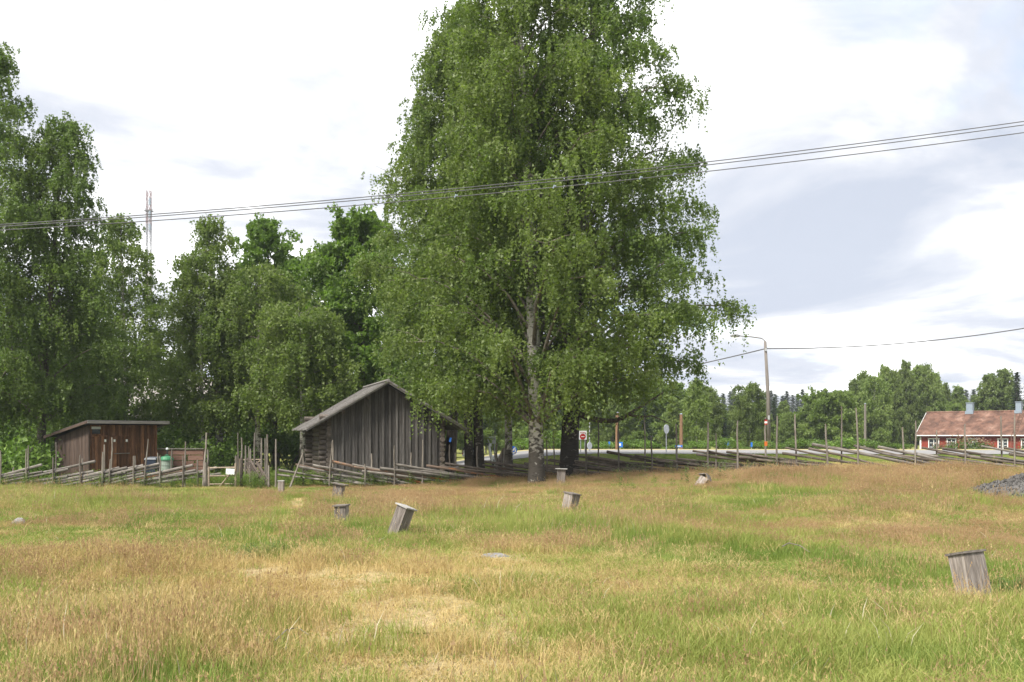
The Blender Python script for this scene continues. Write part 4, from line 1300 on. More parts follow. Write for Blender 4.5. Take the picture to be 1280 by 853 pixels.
def make_bins():
    x, y = X(190.5, 41), 41.0
    r = empty('waste_bin', (x, y, gz(x, y)), 'dark blue wheeled waste bin against the shed corner', 'waste bin')
    m = MB(); m.hexa([(-.17, -.2, .05), (.17, -.2, .05), (.17, .2, .05), (-.17, .2, .05), (-.22, -.27, .88), (.22, -.27, .88), (.22, .27, .88), (-.22, .27, .88)]); m.build('body', M['navy'], r)
    m = MB(); m.hexa([(-.24, -.29, .88), (.24, -.29, .88), (.24, .3, .88), (-.24, .3, .88), (-.21, -.25, .94), (.21, -.25, .94), (.21, .28, .98), (-.21, .28, .98)]); m.build('lid', M['bin_lid_grey'], r)
    for s in (-.2, .2):
        m = MB(); m.tube([(s - .03, .22, .1), (s + .03, .22, .1)], .1, 12); m.build('wheel', M['black'], r)
    m = MB(); m.tube([(-.18, .34, .86), (.18, .34, .86)], .015, 6); m.build('handle', M['navy'], r)
    x, y = X(208.5, 40.4), 40.4
    r = empty('compost_bin', (x, y, gz(x, y)), 'pale green round bin with bright green lid, right of the shed', 'compost bin')
    m = MB(); m.tube([(0, 0, 0), (0, 0, .5), (0, 0, .84)], [.20, .22, .235], 20); m.build('body', M['bin_grey'], r, smooth=False)
    m = MB(); m.tube([(0, 0, .84), (0, 0, .88), (0, 0, .98), (0, 0, 1.01)], [.265, .265, .21, .08], 20); m.build('lid', M['bin_green'], r)
    m = MB(); m.tube([(-.07, 0, 1.0), (-.05, 0, 1.05), (.05, 0, 1.05), (.07, 0, 1.0)], .014, 6); m.build('handle', M['bin_green'], r)
    for k in range(3):
        m = MB(); z = .2 + .22 * k; rr = .206 + .012 * k; m.tube([(0, 0, z), (0, 0, z + .02)], rr + .012, 20); m.build('rib', M['bin_grey'], r)
    x, y = X(209, 43.5), 43.5
    r = empty('marker_post', (x, y, gz(x, y)), 'slim black post with pale cap behind the green lidded bin', 'post')
    m = MB(); m.tube([(0, 0, -.1), (0, 0, 1.25)], .04, 8); m.build('post', M['black'], r)
    m = MB(); m.tube([(0, 0, 1.25), (0, 0, 1.3), (0, 0, 1.34)], [.065, .065, .02], 10); m.build('cap', M['sign_back'], r)


make_bins()


def make_plank_fence(ua, ub, y, label, vt, vb, n=5):
    xa, xb = X(ua, y), X(ub, y)
    z0 = gz(xa, y)
    zt, zb_ = CAMZ + (VH - vt) / F * y, CAMZ + (VH - vb) / F * y
    r = empty('plank_fence', (xa, y, z0), label, 'fence')
    rs = random.Random(int(ua))
    hh = (zt - zb_) / n
    L = xb - xa
    for k in range(n):
        m = MB(); m.box((L / 2, rs.uniform(-.006, .006), zb_ - z0 + hh * (k + .5)), (L, .025, hh - .03)); m.build('plank', M['plank_brown'], r)
    np_ = max(2, int(L / 1.9) + 1)
    for k in range(np_):
        m = MB(); m.box((L * k / (np_ - 1), .055, (zt - z0) / 2 - .05), (.09, .08, zt - z0 + .1)); m.build('post', M['plank_brown'], r)
    m = MB(); m.box((L / 2, .0, zt - z0 + .03), (L + .06, .14, .035)); m.build('cap_rail', M['pole_grey'], r)
    return r


make_plank_fence(194, 254, 45.5, 'brown plank fence between the shed and the white birch trunk', 562, 590, 4)
make_plank_fence(52, 66, 45.0, 'short brown plank fence between the dark birch foot and the shed', 564, 592, 4)

# glimpse of a grey roofed house in the trees
xh, yh = X(188, 64), 64.0
r = empty('farm_house', (xh, yh, gz(xh, yh)), 'house with weathered grey roof glimpsed through the trees above the shed', 'house', rz=.15)
m = MB(); m.box((0, 3, 1.6), (7, 6, 3.2)); m.build('wall', M['shed_side'], r)
m = MB(); m.prism([(-3.7, -.5, 3.1), (-3.7, 3, 5.6), (-3.7, 6.5, 3.1), (-3.7, 6.5, 2.95), (-3.7, 3, 5.42), (-3.7, -.5, 2.95)], (7.4, 0, 0)); m.build('roof', M['old_roof'], r)
for xx in (-2, .5, 2.4):
    m = MB(); m.box((xx, -.01, 1.7), (.9, .05, 1.1)); wnd = m.build('window', M['glass'], r)
    m = MB()
    for c, s in (((xx, -.04, 2.28), (1.06, .04, .08)), ((xx, -.04, 1.12), (1.06, .04, .08)), ((xx - .49, -.04, 1.7), (.08, .04, 1.08)), ((xx + .49, -.04, 1.7), (.08, .04, 1.08)), ((xx, -.04, 1.7), (.05, .04, 1.08))):
        m.box(c, s)
    m.build('frame', M['paint_white'], wnd)


# ------------------------------------------------------------------ roundpole fences
rf = random.Random(42)


def stake(root, p, top, r=.028, lean=(0, 0), mat='stake'):
    """an upright round stake with a slightly crooked, tapering shaft"""
    h = top - p[2]
    k1, k2 = rf.uniform(-.02, .02), rf.uniform(-.02, .02)
    m = MB()
    m.tube([(p[0], p[1], p[2] - .25), (p[0] + lean[0] * .4 + k1, p[1] + lean[1] * .4, p[2] + h * .4), (p[0] + lean[0] * .75 + k2, p[1] + lean[1] * .75, p[2] + h * .75), (p[0] + lean[0], p[1] + lean[1], top)],
           [r * 1.12, r, r * .9, r * .72], 7)
    m.build('stake', M[mat], root, world=True)


def fpole(root, a, b, r, mat):
    a, b = Vector(a), Vector(b)
    c1 = a.lerp(b, .35) + Vector((0, 0, rf.uniform(-.025, .025)))
    c2 = a.lerp(b, .7) + Vector((0, 0, rf.uniform(-.025, .025)))
    m = MB(); m.tube([a, c1, c2, b], [r * 1.12, r * 1.04, r * .95, r * .8], 8)
    o = m.build('pole', M[mat], root, world=True)
    return o


def roundpole(stakes, ya, u_poles, slope_dir, label, mats, hfun, lenf, u0):
    """stakes: (u, top row, lean in px); ya(u): distance of the fence; u_poles: columns of the raised ends"""
    y0 = ya(u0)
    root = empty('roundpole_fence', (X(u0, y0), y0, gz(X(u0, y0), y0)), label, 'fence', 'roundpole fences around the meadow')
    for k, (u, vt, ln) in enumerate(stakes):
        y = ya(u) + (.09 if k % 2 else -.09)
        x = X(u, y)
        z = gz(x, y)
        stake(root, (x, y, z), CAMZ + (VH - vt) / F * y, rf.uniform(.024, .036), (ln * y / F, 0), 'stake')
    for u in u_poles:
        h = hfun(u) * rf.uniform(.8, 1.12)
        y = ya(u) + rf.uniform(-.055, .055)
        x = X(u, y)
        L = lenf(u) * rf.uniform(.85, 1.2)
        sl = rf.uniform(.19, .29)
        x2 = x + slope_dir * L
        u2 = 640 + F * x2 / y
        y2 = ya(u2) + rf.uniform(-.055, .055)
        a = (x, y, gz(x, y) + h)
        zb_ = max(gz(x2, y2) + .03, gz(x, y) + h - sl * L)
        fpole(root, a, (x2, y2, zb_), rf.uniform(.028, .048), rf.choice(mats(u)))
    return root


# left stretch: raised ends to the right
yl = lambda u: 36.0 + .0015 * (u + 60)
left_st = [(-40, 560, 0), (-37, 566, 0), (0.5, 563, 0), (17, 584, 0), (33, 561, 0), (35.5, 557, 0), (66.5, 572, 0), (69.5, 553, .5), (100.5, 569, -.5), (103, 573, 0), (127.5, 565, 1), (129.5, 556, 1),
           (137, 574, 1), (139, 547, 1), (167, 570, 0), (169, 570, 0), (179.5, 549, 6), (197, 566, 0), (200, 570, 0), (214.5, 562, .5), (228.5, 570, 0), (231.5, 552, .5), (253.5, 541, 4.5), (259.5, 562, .3), (247, 575, 0)]
lp_u = [-20, -8, 17, 17, 51, 52, 34, 87, 86, 120, 121, 118, 152, 159, 158, 140, 201, 200, 199, 244, 243, 275, 272, 254, 254, 180, 182, 225, 226, 254]
roundpole(left_st, yl, [u + rf.uniform(-3, 3) for u in lp_u], -1, 'grey roundpole fence in front of the red shed, left of the gate',
          lambda u: ['pole_grey', 'pole_grey', 'pole_grey', 'pole_red'] if u > 150 else ['pole_grey'], lambda u: rf.uniform(.40, .92), lambda u: 3.0, 100)

# long stretch: raised ends to the left
yr = lambda u: 36.4 + 1.2 * math.exp(-((u - 600) / 130) ** 2) - 2.2 * float(sstep(650, 1000, u))
right_st = [(344.5, 549, .3), (379, 568, -.5), (411, 552, 4.5), (416, 550, -.2), (456, 580, 0), (464, 567, .3), (493, 557, 0), (514, 566, 0), (528, 550, .5), (562, 556, 0), (569, 566, 0), (596.5, 558, 0),
            (621, 552, 0), (631, 560, -.5), (683.5, 545, -.5), (694, 540, -2), (733, 550, -.3), (748, 522, -.4), (773, 527, 0), (807, 522, -2), (815, 545, -1), (847, 530, -2), (885, 528, 0), (895, 542, 0),
            (922, 526, 0), (957, 522, -.3), (971.5, 520, 0), (996, 518, -2.5), (1035, 530, -3), (1052, 508, 0), (1073, 510, -3), (1130, 534, -2), (1144.5, 526, 0), (1171, 538, -.4), (1207, 530, -1),
            (1253, 520, -2), (1268.5, 518, 0), (1300, 520, 0), (1330, 525, 0)]
rp_u = [346, 347, 347, 368, 370, 394, 400, 417, 418, 440, 443, 456, 473, 474, 490, 510, 510, 511, 531, 532, 552, 553, 555, 580, 582, 600, 604, 615, 630, 640, 645, 655, 679, 681, 690, 700, 705, 720, 723,
        733, 735, 756, 762, 788, 790, 820, 826, 844, 866, 868, 884, 886, 906, 908, 923, 941, 944, 980, 983, 1012, 1014, 1040, 1042, 1066, 1070, 1070, 1099, 1103, 1147, 1150, 1173, 1176, 1200, 1203, 1223, 1226, 1255, 1258, 1285, 1290]
rfence = roundpole(right_st, yr, [u + rf.uniform(-4, 4) for u in rp_u], 1, 'long roundpole fence running from the barn past the birches to the right edge',
                   lambda u: (['pole_grey', 'pole_red', 'pole_grey', 'pole_grey'] if u < 520 else ['pole_brown', 'pole_red', 'pole_brown', 'pole_brown', 'pole_brown']) if u < 660 else (['pole_brown'] if u < 900 else ['pole_brown', 'pole_grey', 'pole_brown']),
                   lambda u: rf.uniform(.48, .88) if u < 560 else rf.uniform(.5, .82), lambda u: 3.4, 700)
# the slanting prop near the barn and the blue tip
m = MB(); m.tube([P(362, 611, 35.9), P(379, 566, 36.3)], [.035, .026], 7); m.build('prop', M['stake'], rfence, world=True)
m = MB(); c = P(563, 550, yr(562) - .09); m.box(c, (.075, .05, .16), Matrix.Rotation(.25, 3, 'Y')); m.build('blue_tip', M['blue'], rfence, world=True)
c = P(957.5, 528, yr(957) - .10)
for k, (mt, dz, hh) in enumerate((('red_sign', .07, .035), ('black', .11, .03), ('paint_white', .01, .045), ('red_sign', -.05, .03))):
    m = MB(); m.tube([c + Vector((0, 0, dz - hh)), c + Vector((0, 0, dz + hh * .3))], .052, 10); m.build('colour_band', M[mt], rfence, world=True)
c = P(957.5, 555, yr(957) - .10)
m = MB(); m.tube([c + Vector((0, 0, -.07)), c + Vector((0, 0, .08))], .055, 10); m.build('colour_band', M['orange'], rfence, world=True)

# the return running back from the gate, seen end on
root = empty('roundpole_fence', (X(338, 36.4), 36.4, gz(X(338, 36.4), 36.4)), 'short dark roundpole fence running back from the gateway beside the barn yard', 'fence', 'roundpole fences around the meadow')
A, B = Vector((X(338, 36.4), 36.4, 0)), Vector((X(303, 41.5), 41.5, 0))
for k in range(15):
    f = rf.uniform(.0, .66)
    p1 = A.lerp(B, f); p2 = A.lerp(B, f + .34)
    h2 = rf.uniform(.25, .92)
    p1 = Vector((p1.x + rf.uniform(-.04, .04), p1.y, gz(p1.x, p1.y) + .04 + max(0, h2 - .62)))
    p2 = Vector((p2.x + rf.uniform(-.04, .04), p2.y, gz(p2.x, p2.y) + h2))
    fpole(root, p2, p1, rf.uniform(.03, .045), 'pole_dark')
for (u, vt, f) in ((297.5, 541, 1.0), (302, 547, .9), (307, 557, .8), (311, 558, .75), (313, 561, .68), (318.6, 541, .6), (327, 548, .38), (331.5, 548, .2), (334, 543, .12), (336, 582, .02)):
    y = A.lerp(B, f).y
    stake(root, (X(u, y), y, gz(X(u, y), y)), CAMZ + (VH - vt) / F * y, rf.uniform(.028, .04), (0, 0), 'stake')


# gates
def gate(ua, ub, y, vt, vb, label, sign):
    xa, xb = X(ua, y), X(ub, y)
    z0 = gz(xa, y)
    r = empty('wooden_gate', (xa, y, z0), label, 'gate', 'wooden gates by the barn yard')
    L = xb - xa
    zt, zb_ = CAMZ + (VH - vt) / F * y - z0, CAMZ + (VH - vb) / F * y - z0
    for k in range(5):
        z = zb_ + (zt - zb_) * (0, .13, .28, .64, 1)[k]
        m = MB(); m.tube([(.02, 0, z), (L / 2, 0, z + .008), (L - .02, 0, z + .015)], .024, 7); m.build('rail', M['pale_wood'], r)
    for x, e in ((0, .04), (L, .16)):
        m = MB(); m.tube([(x, .0, -.1), (x, 0, zt + e)], .036, 8); m.build('upright', M['pale_wood'], r)
    m = MB(); m.tube([(L * .34, -.04, zb_ + .06), (L * .95, -.04, zt - .04)], .024, 7); m.build('brace', M['pale_wood'], r)
    if sign:
        m = MB(); m.box((L * .82, -.075, zt - .13), (.30, .012, .20), Matrix.Rotation(.05, 3, 'Y')); m.build('notice', M['paint_white'], r)
    m = MB(); m.tube([(-.13, .02, -.2), (-.13, .02, zt + .18)], .065, 9); m.build('gate_post', M['stake'], r)
    m = MB(); m.tube([(L + .14, .25, -.2), (L + .14, .25, zt + .35)], .06, 9); m.build('gate_post', M['pole_brown'], r)
    return r


gate(261, 294.5, 35.9, 585, 613.5, 'pale pole gate with a white notice, closing the roundpole fence', True)
gate(299, 327, 44.5, 575, 590, 'farther pale rail gate behind the dark fence end', False)


# ------------------------------------------------------------------ wooden box posts in the meadow
def box_post(u, vb, y, w, d, h, rz, tilt, tilt_az, label, lid='box_lid', over=.03, gable=False, z=None):
    x = X(u, y)
    r = empty('box_post', (x, y, gz(x, y)), label, 'wooden post', 'boxed wooden posts in the meadow')
    ax = Vector((math.cos(tilt_az), math.sin(tilt_az), 0))
    r.rotation_mode = 'QUATERNION'
    from mathutils import Quaternion
    r.rotation_quaternion = Quaternion(ax, tilt) @ Quaternion((0, 0, 1), rz)
    t = .028
    rs = random.Random(int(u * 7))
    for (sx, sy) in ((0, -1), (0, 1), (-1, 0), (1, 0)):
        if sx == 0:
            n, L = 1 if w < .26 else 2, w
        else:
            n, L = 1 if d < .26 else 2, d - 2 * t - .002
        for k in range(n):
            a = -L / 2 + L * k / n + (.002 if k else 0); b_ = -L / 2 + L * (k + 1) / n - (.002 if k < n - 1 else 0)
            m = MB(); e = rs.uniform(-.003, .003)
            if sx == 0:
                m.box(((a + b_) / 2, sy * (d / 2 - t / 2) + e, h / 2 - .1), (b_ - a, t, h + .2))
            else:
                m.box((sx * (w / 2 - t / 2) + e, (a + b_) / 2, h / 2 - .1), (t, b_ - a, h + .2 - .004))
            m.build('board', M['box_board'], r)
    if gable:
        for s in (-1, 1):
            m = MB(); q = w / 2 + over
            m.hexa([(0, -d / 2 - over, h + .09), (s * q, -d / 2 - over, h - .03), (s * q, d / 2 + over, h - .03), (0, d / 2 + over, h + .09),
                    (0, -d / 2 - over, h + .12), (s * q, -d / 2 - over, h), (s * q, d / 2 + over, h), (0, d / 2 + over, h + .12)])
            m.build('lid_board', M[lid], r)
    else:
        m = MB(); m.box((0, 0, h + .013), (w + 2 * over, d + 2 * over, .024)); m.build('lid', M[lid], r)
    return r


box_post(1219, 748, 10.8, .255, .25, .50, math.radians(22), math.radians(13), math.radians(212), 'nearest boxed post at the right side, twin board faces and thin lid', 'lid_dark', .018)
box_post(495, 672, 17.4, .23, .21, .50, math.radians(-38), math.radians(20), math.radians(90), 'tall boxed post leaning hard to the right, whitest lid', 'box_lid', .03)
box_post(428, 657, 19.6, .225, .20, .38, math.radians(-12), math.radians(3), math.radians(-70), 'small upright boxed post just left of the hard leaning one', 'lid_dark', .025)
box_post(711, 648, 21.4, .25, .23, .43, math.radians(-50), math.radians(10), math.radians(80), 'pale boxed post alone in front of the birches', 'lid_dark', .02)
box_post(876, 604, 28.0, .24, .22, .24, math.radians(-35), math.radians(34), math.radians(85), 'half sunk boxed post with ridged lid, tipped over on the slope', 'lid_dark', .05, True)
box_post(421, 621, 27.6, .26, .22, .46, math.radians(-10), math.radians(10), math.radians(90), 'boxed post with overhanging lid leaning by the path end', 'lid_dark', .07)
box_post(351.5, 614, 33.0, .18, .17, .40, math.radians(0), math.radians(1), 0, 'narrow boxed post standing against the fence beside the gateway', 'box_lid', .012)
box_post(701, 600, 33.2, .27, .25, .52, math.radians(-4), math.radians(2), math.radians(90), 'boxed post with pale overhanging lid under the thick birch', 'box_lid', .06)


# ------------------------------------------------------------------ stones, gravel and litter in the meadow
def rock(name, u, y, w, d, h, seed, label, mat, cat, sub=3):
    import bmesh
    x = X(u, y)
    bm = bmesh.new()
    bmesh.ops.create_icosphere(bm, subdivisions=sub, radius=1)
    rs = np.random.RandomState(seed)
    wv = rs.normal(0, 1, (14, 3)); ph = rs.uniform(0, 6.28, 14)
    for v_ in bm.verts:
        p = np.array(v_.co)
        k = 1 + .10 * sum(math.sin(float(wv[i] @ p) * 2.2 + ph[i]) for i in range(14)) / 2 + rs.normal(0, .012)
        v_.co = Vector((p[0] * w / 2 * k, p[1] * d / 2 * k, p[2] * h * k))
    me = bpy.data.meshes.new(name); bm.to_mesh(me); bm.free()
    me.materials.append(M[mat])
    o = bpy.data.objects.new(name, me); COL.objects.link(o)
    o.location = (x, y, gz(x, y))
    return tag(o, label, cat)


def mound():
    rs = np.random.RandomState(12)
    x0, y0 = X(1292, 23.5), 23.5
    mb = MB()
    nr, na = 22, 64
    lump = [(rs.uniform(0, 6.28), rs.uniform(.2, .8), rs.uniform(.1, .22), rs.uniform(-.05, .07)) for _ in range(26)]
    for i_ in range(nr + 1):
        q = i_ / nr
        for k in range(na):
            a = 2 * math.pi * k / na
            rr = 1.5 * q * (1 + .10 * math.sin(2 * a + .6) + .06 * math.sin(5 * a))
            xx, yy = rr * math.cos(a), .8 * rr * math.sin(a)
            z = .44 * (1 - q ** 1.1) - .05 * q
            for (la, lq, lw, lh) in lump:
                dx_, dy_ = q * math.cos(a) - lq * math.cos(la), q * math.sin(a) - lq * math.sin(la)
                z += lh * math.exp(-(dx_ * dx_ + dy_ * dy_) / lw ** 2)
            mb.v.append((xx, yy, z + rs.normal(0, .007)))
    for i_ in range(nr):
        for k in range(na):
            mb.f.append((i_ * na + k, (i_ + 1) * na + k, (i_ + 1) * na + (k + 1) % na, i_ * na + (k + 1) % na))
    o = mb.build('gravel_pile', M['gravel'], None, loc=(x0, y0, gz(x0, y0)))
    return tag(o, 'dark gravel heap cut off by the right edge', 'gravel pile')


gp = mound()
rock('flat_stone', 617, 14.6, .42, .26, .06, 6, 'flat grey stone lying in the worn straw patch', 'stone', 'stone')
rock('field_stone', 1146, 27.0, .7, .4, .16, 7, 'low grey stone in red grass left of the gravel heap', 'stone', 'stone')
rock('field_stone', 22, 19.5, .30, .2, .14, 8, 'small pale stone in the grass at the left edge', 'stone', 'stone')


def pebbles():
    rs = np.random.RandomState(4)
    tr = []
    x0, y0, z0 = gp.location
    vv = np.array([v_.co[:] for v_ in gp.data.vertices])
    for _ in range(2400):
        b_ = vv[rs.randint(0, len(vv))]
        x, y, z = x0 + b_[0] + rs.normal(0, .04), y0 + b_[1] + rs.normal(0, .03), z0 + b_[2]
        s = rs.uniform(.015, .055)
        p = np.array([x, y, z]); v = [p + s * np.array(k) * rs.uniform(.7, 1.3) for k in ((1, 0, 0), (-.5, .87, 0), (-.5, -.87, 0), (0, 0, .9))]
        for f in ((0, 1, 3), (1, 2, 3), (2, 0, 3)):
            tr += [v[i] for i in f]
    me = np_mesh('gravel', np.array(tr), 3, M['pebble'])
    o = bpy.data.objects.new('gravel', me); COL.objects.link(o)
    tag(o, 'loose gravel stones strewn over the heap', kind='stuff')


pebbles()


def twig(pts, r, label, mat='twig', name='fallen_twig'):
    m = MB(); W3 = []
    for (u, y, dz) in pts:
        x = X(u, y); W3.append((x, y, gz(x, y) + dz))
    m.tube(W3, [r] + [r * .8] * (len(W3) - 2) + [r * .4], 5)
    o = m.build(name, M[mat], None, loc=W3[0], world=True)
    return tag(o, label, 'twig')


twig([(978, 14.4, .1), (986, 14.5, .13), (1000, 14.3, .12), (1012, 14.1, .06)], .010, 'bent grey twig lying in green grass at right of the field')
twig([(508, 8.75, .03), (525, 8.6, .05), (545, 8.7, .05), (570, 8.9, .04)], .007, 'long green fallen twig on the worn patch', 'weed')
twig([(520, 8.45, .03), (535, 8.5, .045), (550, 8.6, .03)], .006, 'short green fallen twig lying just below the long one', 'weed')
twig([(344, 7.9, .1), (358, 8.0, .16), (372, 8.2, .14), (386, 8.1, .1)], .006, 'thin arched dry twig in the straw at lower left')


# ------------------------------------------------------------------ overhead lines
def catenary(name, v_of_u, y_of_u, r, label, u0=-700, u1=2000, n=60, cat='cable', group=None):
    m = MB()
    pts = [P(u, v_of_u(u), y_of_u(u)) for u in np.linspace(u0, u1, n)]
    m.tube(pts, r, 5)
    o = m.build(name, M['wire'], None, loc=pts[0], world=True)
    return tag(o, label, cat, group)


YW = 28.0
WG = 'overhead cables crossing the view'
fu = lambda u: 281 - .0615 * u - 3.07e-5 * u * u
fl = lambda u: 288 - .056 * u - 3.07e-5 * u * u
catenary('power_cable', fu, lambda u: YW, .013, 'upper power cable of the close pair crossing the sky and birches', group=WG)
catenary('power_cable', lambda u: fu(u) + 2.4 + .0016 * u, lambda u: YW + .25, .013, 'under power cable of the close pair crossing the sky and birches', group=WG)
c3 = catenary('power_cable', fl, lambda u: YW - .1, .013, 'lowest power cable, set well below the close pair', group=WG)
for u in (569, 692, 733, 800, 842):
    m = MB(); c = P(u, fl(u) - 1, YW - .1)
    m.box(c, (.03, .03, .10), Matrix.Rotation(.4, 3, 'Y')); m.box(c + Vector((.04, 0, .02)), (.06, .02, .03)); m.build('clamp', M['zinc'], c3, world=False)
for ch in c3.children:
    ch.location = -Vector(c3.location)
for u in (-700, 2000):
    c = P(u, fu(u), YW)
    r = empty('utility_pole', (c.x, YW + .1, gz(c.x, YW)), ('far left' if u < 0 else 'far right') + ' utility pole carrying the three power cables', 'utility pole', 'poles of the power line')
    m = MB(); m.tube([(0, 0, -.5), (0, 0, c.z - gz(c.x, YW) + .3)], [.14, .09], 12); m.build('post', M['wood_pole'], r)
    m = MB(); m.box((0, -.05, c.z - gz(c.x, YW) - .05), (.1, .9, .1)); m.build('crossarm', M['steel'], r)


# ------------------------------------------------------------------ street lamp with its cable
def make_lamp():
    y = 75.0
    x = X(961, y)
    z0 = gz(x, y)
    r = empty('street_lamp', (x, y, z0), 'weathered street lamp pole with long curved arm and a service cable', 'street lamp')
    ht = CAMZ + (VH - 427) / F * y - z0
    px = y / F
    m = MB(); m.tube([(0, 0, -.4), (-.05, 0, ht * .5), (-4.6 * px, 0, ht)], [.16, .13, .095], 12); m.build('pole', M['lamp_pole'], r, smooth=True)
    xt = -4.6 * px
    m = MB(); m.tube([(xt, 0, ht - .5), (xt - .01, -.02, ht + .02), (xt - .25, -.03, ht + .22), (xt - 1.0, -.05, ht + .33), (xt - 1.9, -.08, ht + .40)], .042, 8); m.build('arm', M['lamp_pole'], r, smooth=True)
    m = MB(); m.tube([(xt - 1.85, -.08, ht + .40), (xt - 2.05, -.08, ht + .41), (xt - 2.35, -.08, ht + .42), (xt - 2.58, -.08, ht + .40)], [.05, .13, .13, .04], 10); hd = m.build('lamp_head', M['steel_dark'], r, smooth=True)
    m = MB(); m.box((xt - 2.22, -.08, ht + .30), (.42, .16, .05)); m.build('lens', M['paint_white'], hd)
    m = MB(); m.box((xt + .02, -.13, ht - .62), (.12, .1, .2)); m.build('clamp', M['steel'], r)
    m = MB(); m.box((-.04, -.17, ht * .30), (.12, .06, .3)); m.build('fuse_box', M['steel'], r)


make_lamp()
# curve right of the lamp and left behind the birch
fr = lambda u: 436 + .0055 * (u - 957) - 2.6e-4 * max(0, u - 957) ** 2 if u > 957 else 436 + .27 * (957 - u)
catenary('lamp_cable', fr, lambda u: 75.0, .042, 'thin service cable rising right from the street lamp over the red house', 957, 1500, 40, group=WG)
catenary('lamp_cable', lambda u: 436 + .25 * (957 - u) - 2.0e-4 * (957 - u) ** 2, lambda u: 75.0 + (957 - u) * .05, .042, 'thin service cable dipping left from the street lamp behind the birch', 620, 957, 24, group=WG)


# ------------------------------------------------------------------ lattice mast
def make_mast():
    y = 400.0
    px = y / F
    x = X(186, y)
    z0 = gz(x, y)
    r = empty('lattice_mast', (x, y, z0), 'tall thin red and white lattice mast far behind the left trees', 'mast')
    ht = CAMZ + (VH - 239) / F * y - z0
    w = 2.5 * px
    n = 22
    seg = ht / n
    for blk in range(6):
        m = MB()
        for k in range(n):
            if k * 6 // n != blk: continue
            z, z2 = k * seg, (k + 1) * seg
            cs = [(-w, -w), (w, -w), (w, w), (-w, w)]
            for i in range(4):
                a, b_ = cs[i], cs[(i + 1) % 4]
                m.tube([(a[0], a[1], z), (a[0], a[1], z2)], .12, 4, False)
                m.tube([(a[0], a[1], z), (b_[0], b_[1], z2)], .07, 4, False)
                m.tube([(b_[0], b_[1], z), (a[0], a[1], z2)], .07, 4, False)
                m.tube([(a[0], a[1], z2), (b_[0], b_[1], z2)], .07, 4, False)
        m.build('mast_section', M['mast_red'] if blk % 2 else M['mast'], r)
    zp = CAMZ + (VH - 264) / F * y - z0
    m = MB(); m.box((0, 0, zp), (3.6 * w, 3.6 * w, .25)); m.build('platform', M['mast'], r)
    m = MB()
    for i in range(12):
        a = i * math.pi / 6
        m.tube([(1.7 * w * math.cos(a), 1.7 * w * math.sin(a), zp), (1.9 * w * math.cos(a), 1.9 * w * math.sin(a), zp + 1.1)], .06, 4)
    m.build('railing', M['mast'], r)
    for (dz, h) in ((-3, 2.6), (-8, 2.6), (-13, 2.4)):
        m = MB(); m.tube([(w * .9, -w * 1.2, ht + dz), (w * .9, -w * 1.2, ht + dz - h)], .42, 8); m.build('antenna', M['zinc'], r)
    for dx_, dz in ((32, .62), (40, .75), (-34, .7)):
        m = MB(); m.tube([(0, 0, ht * dz), (dx_, 8, 0)], .05, 4); m.build('guy_wire', M['mast'], r)


make_mast()


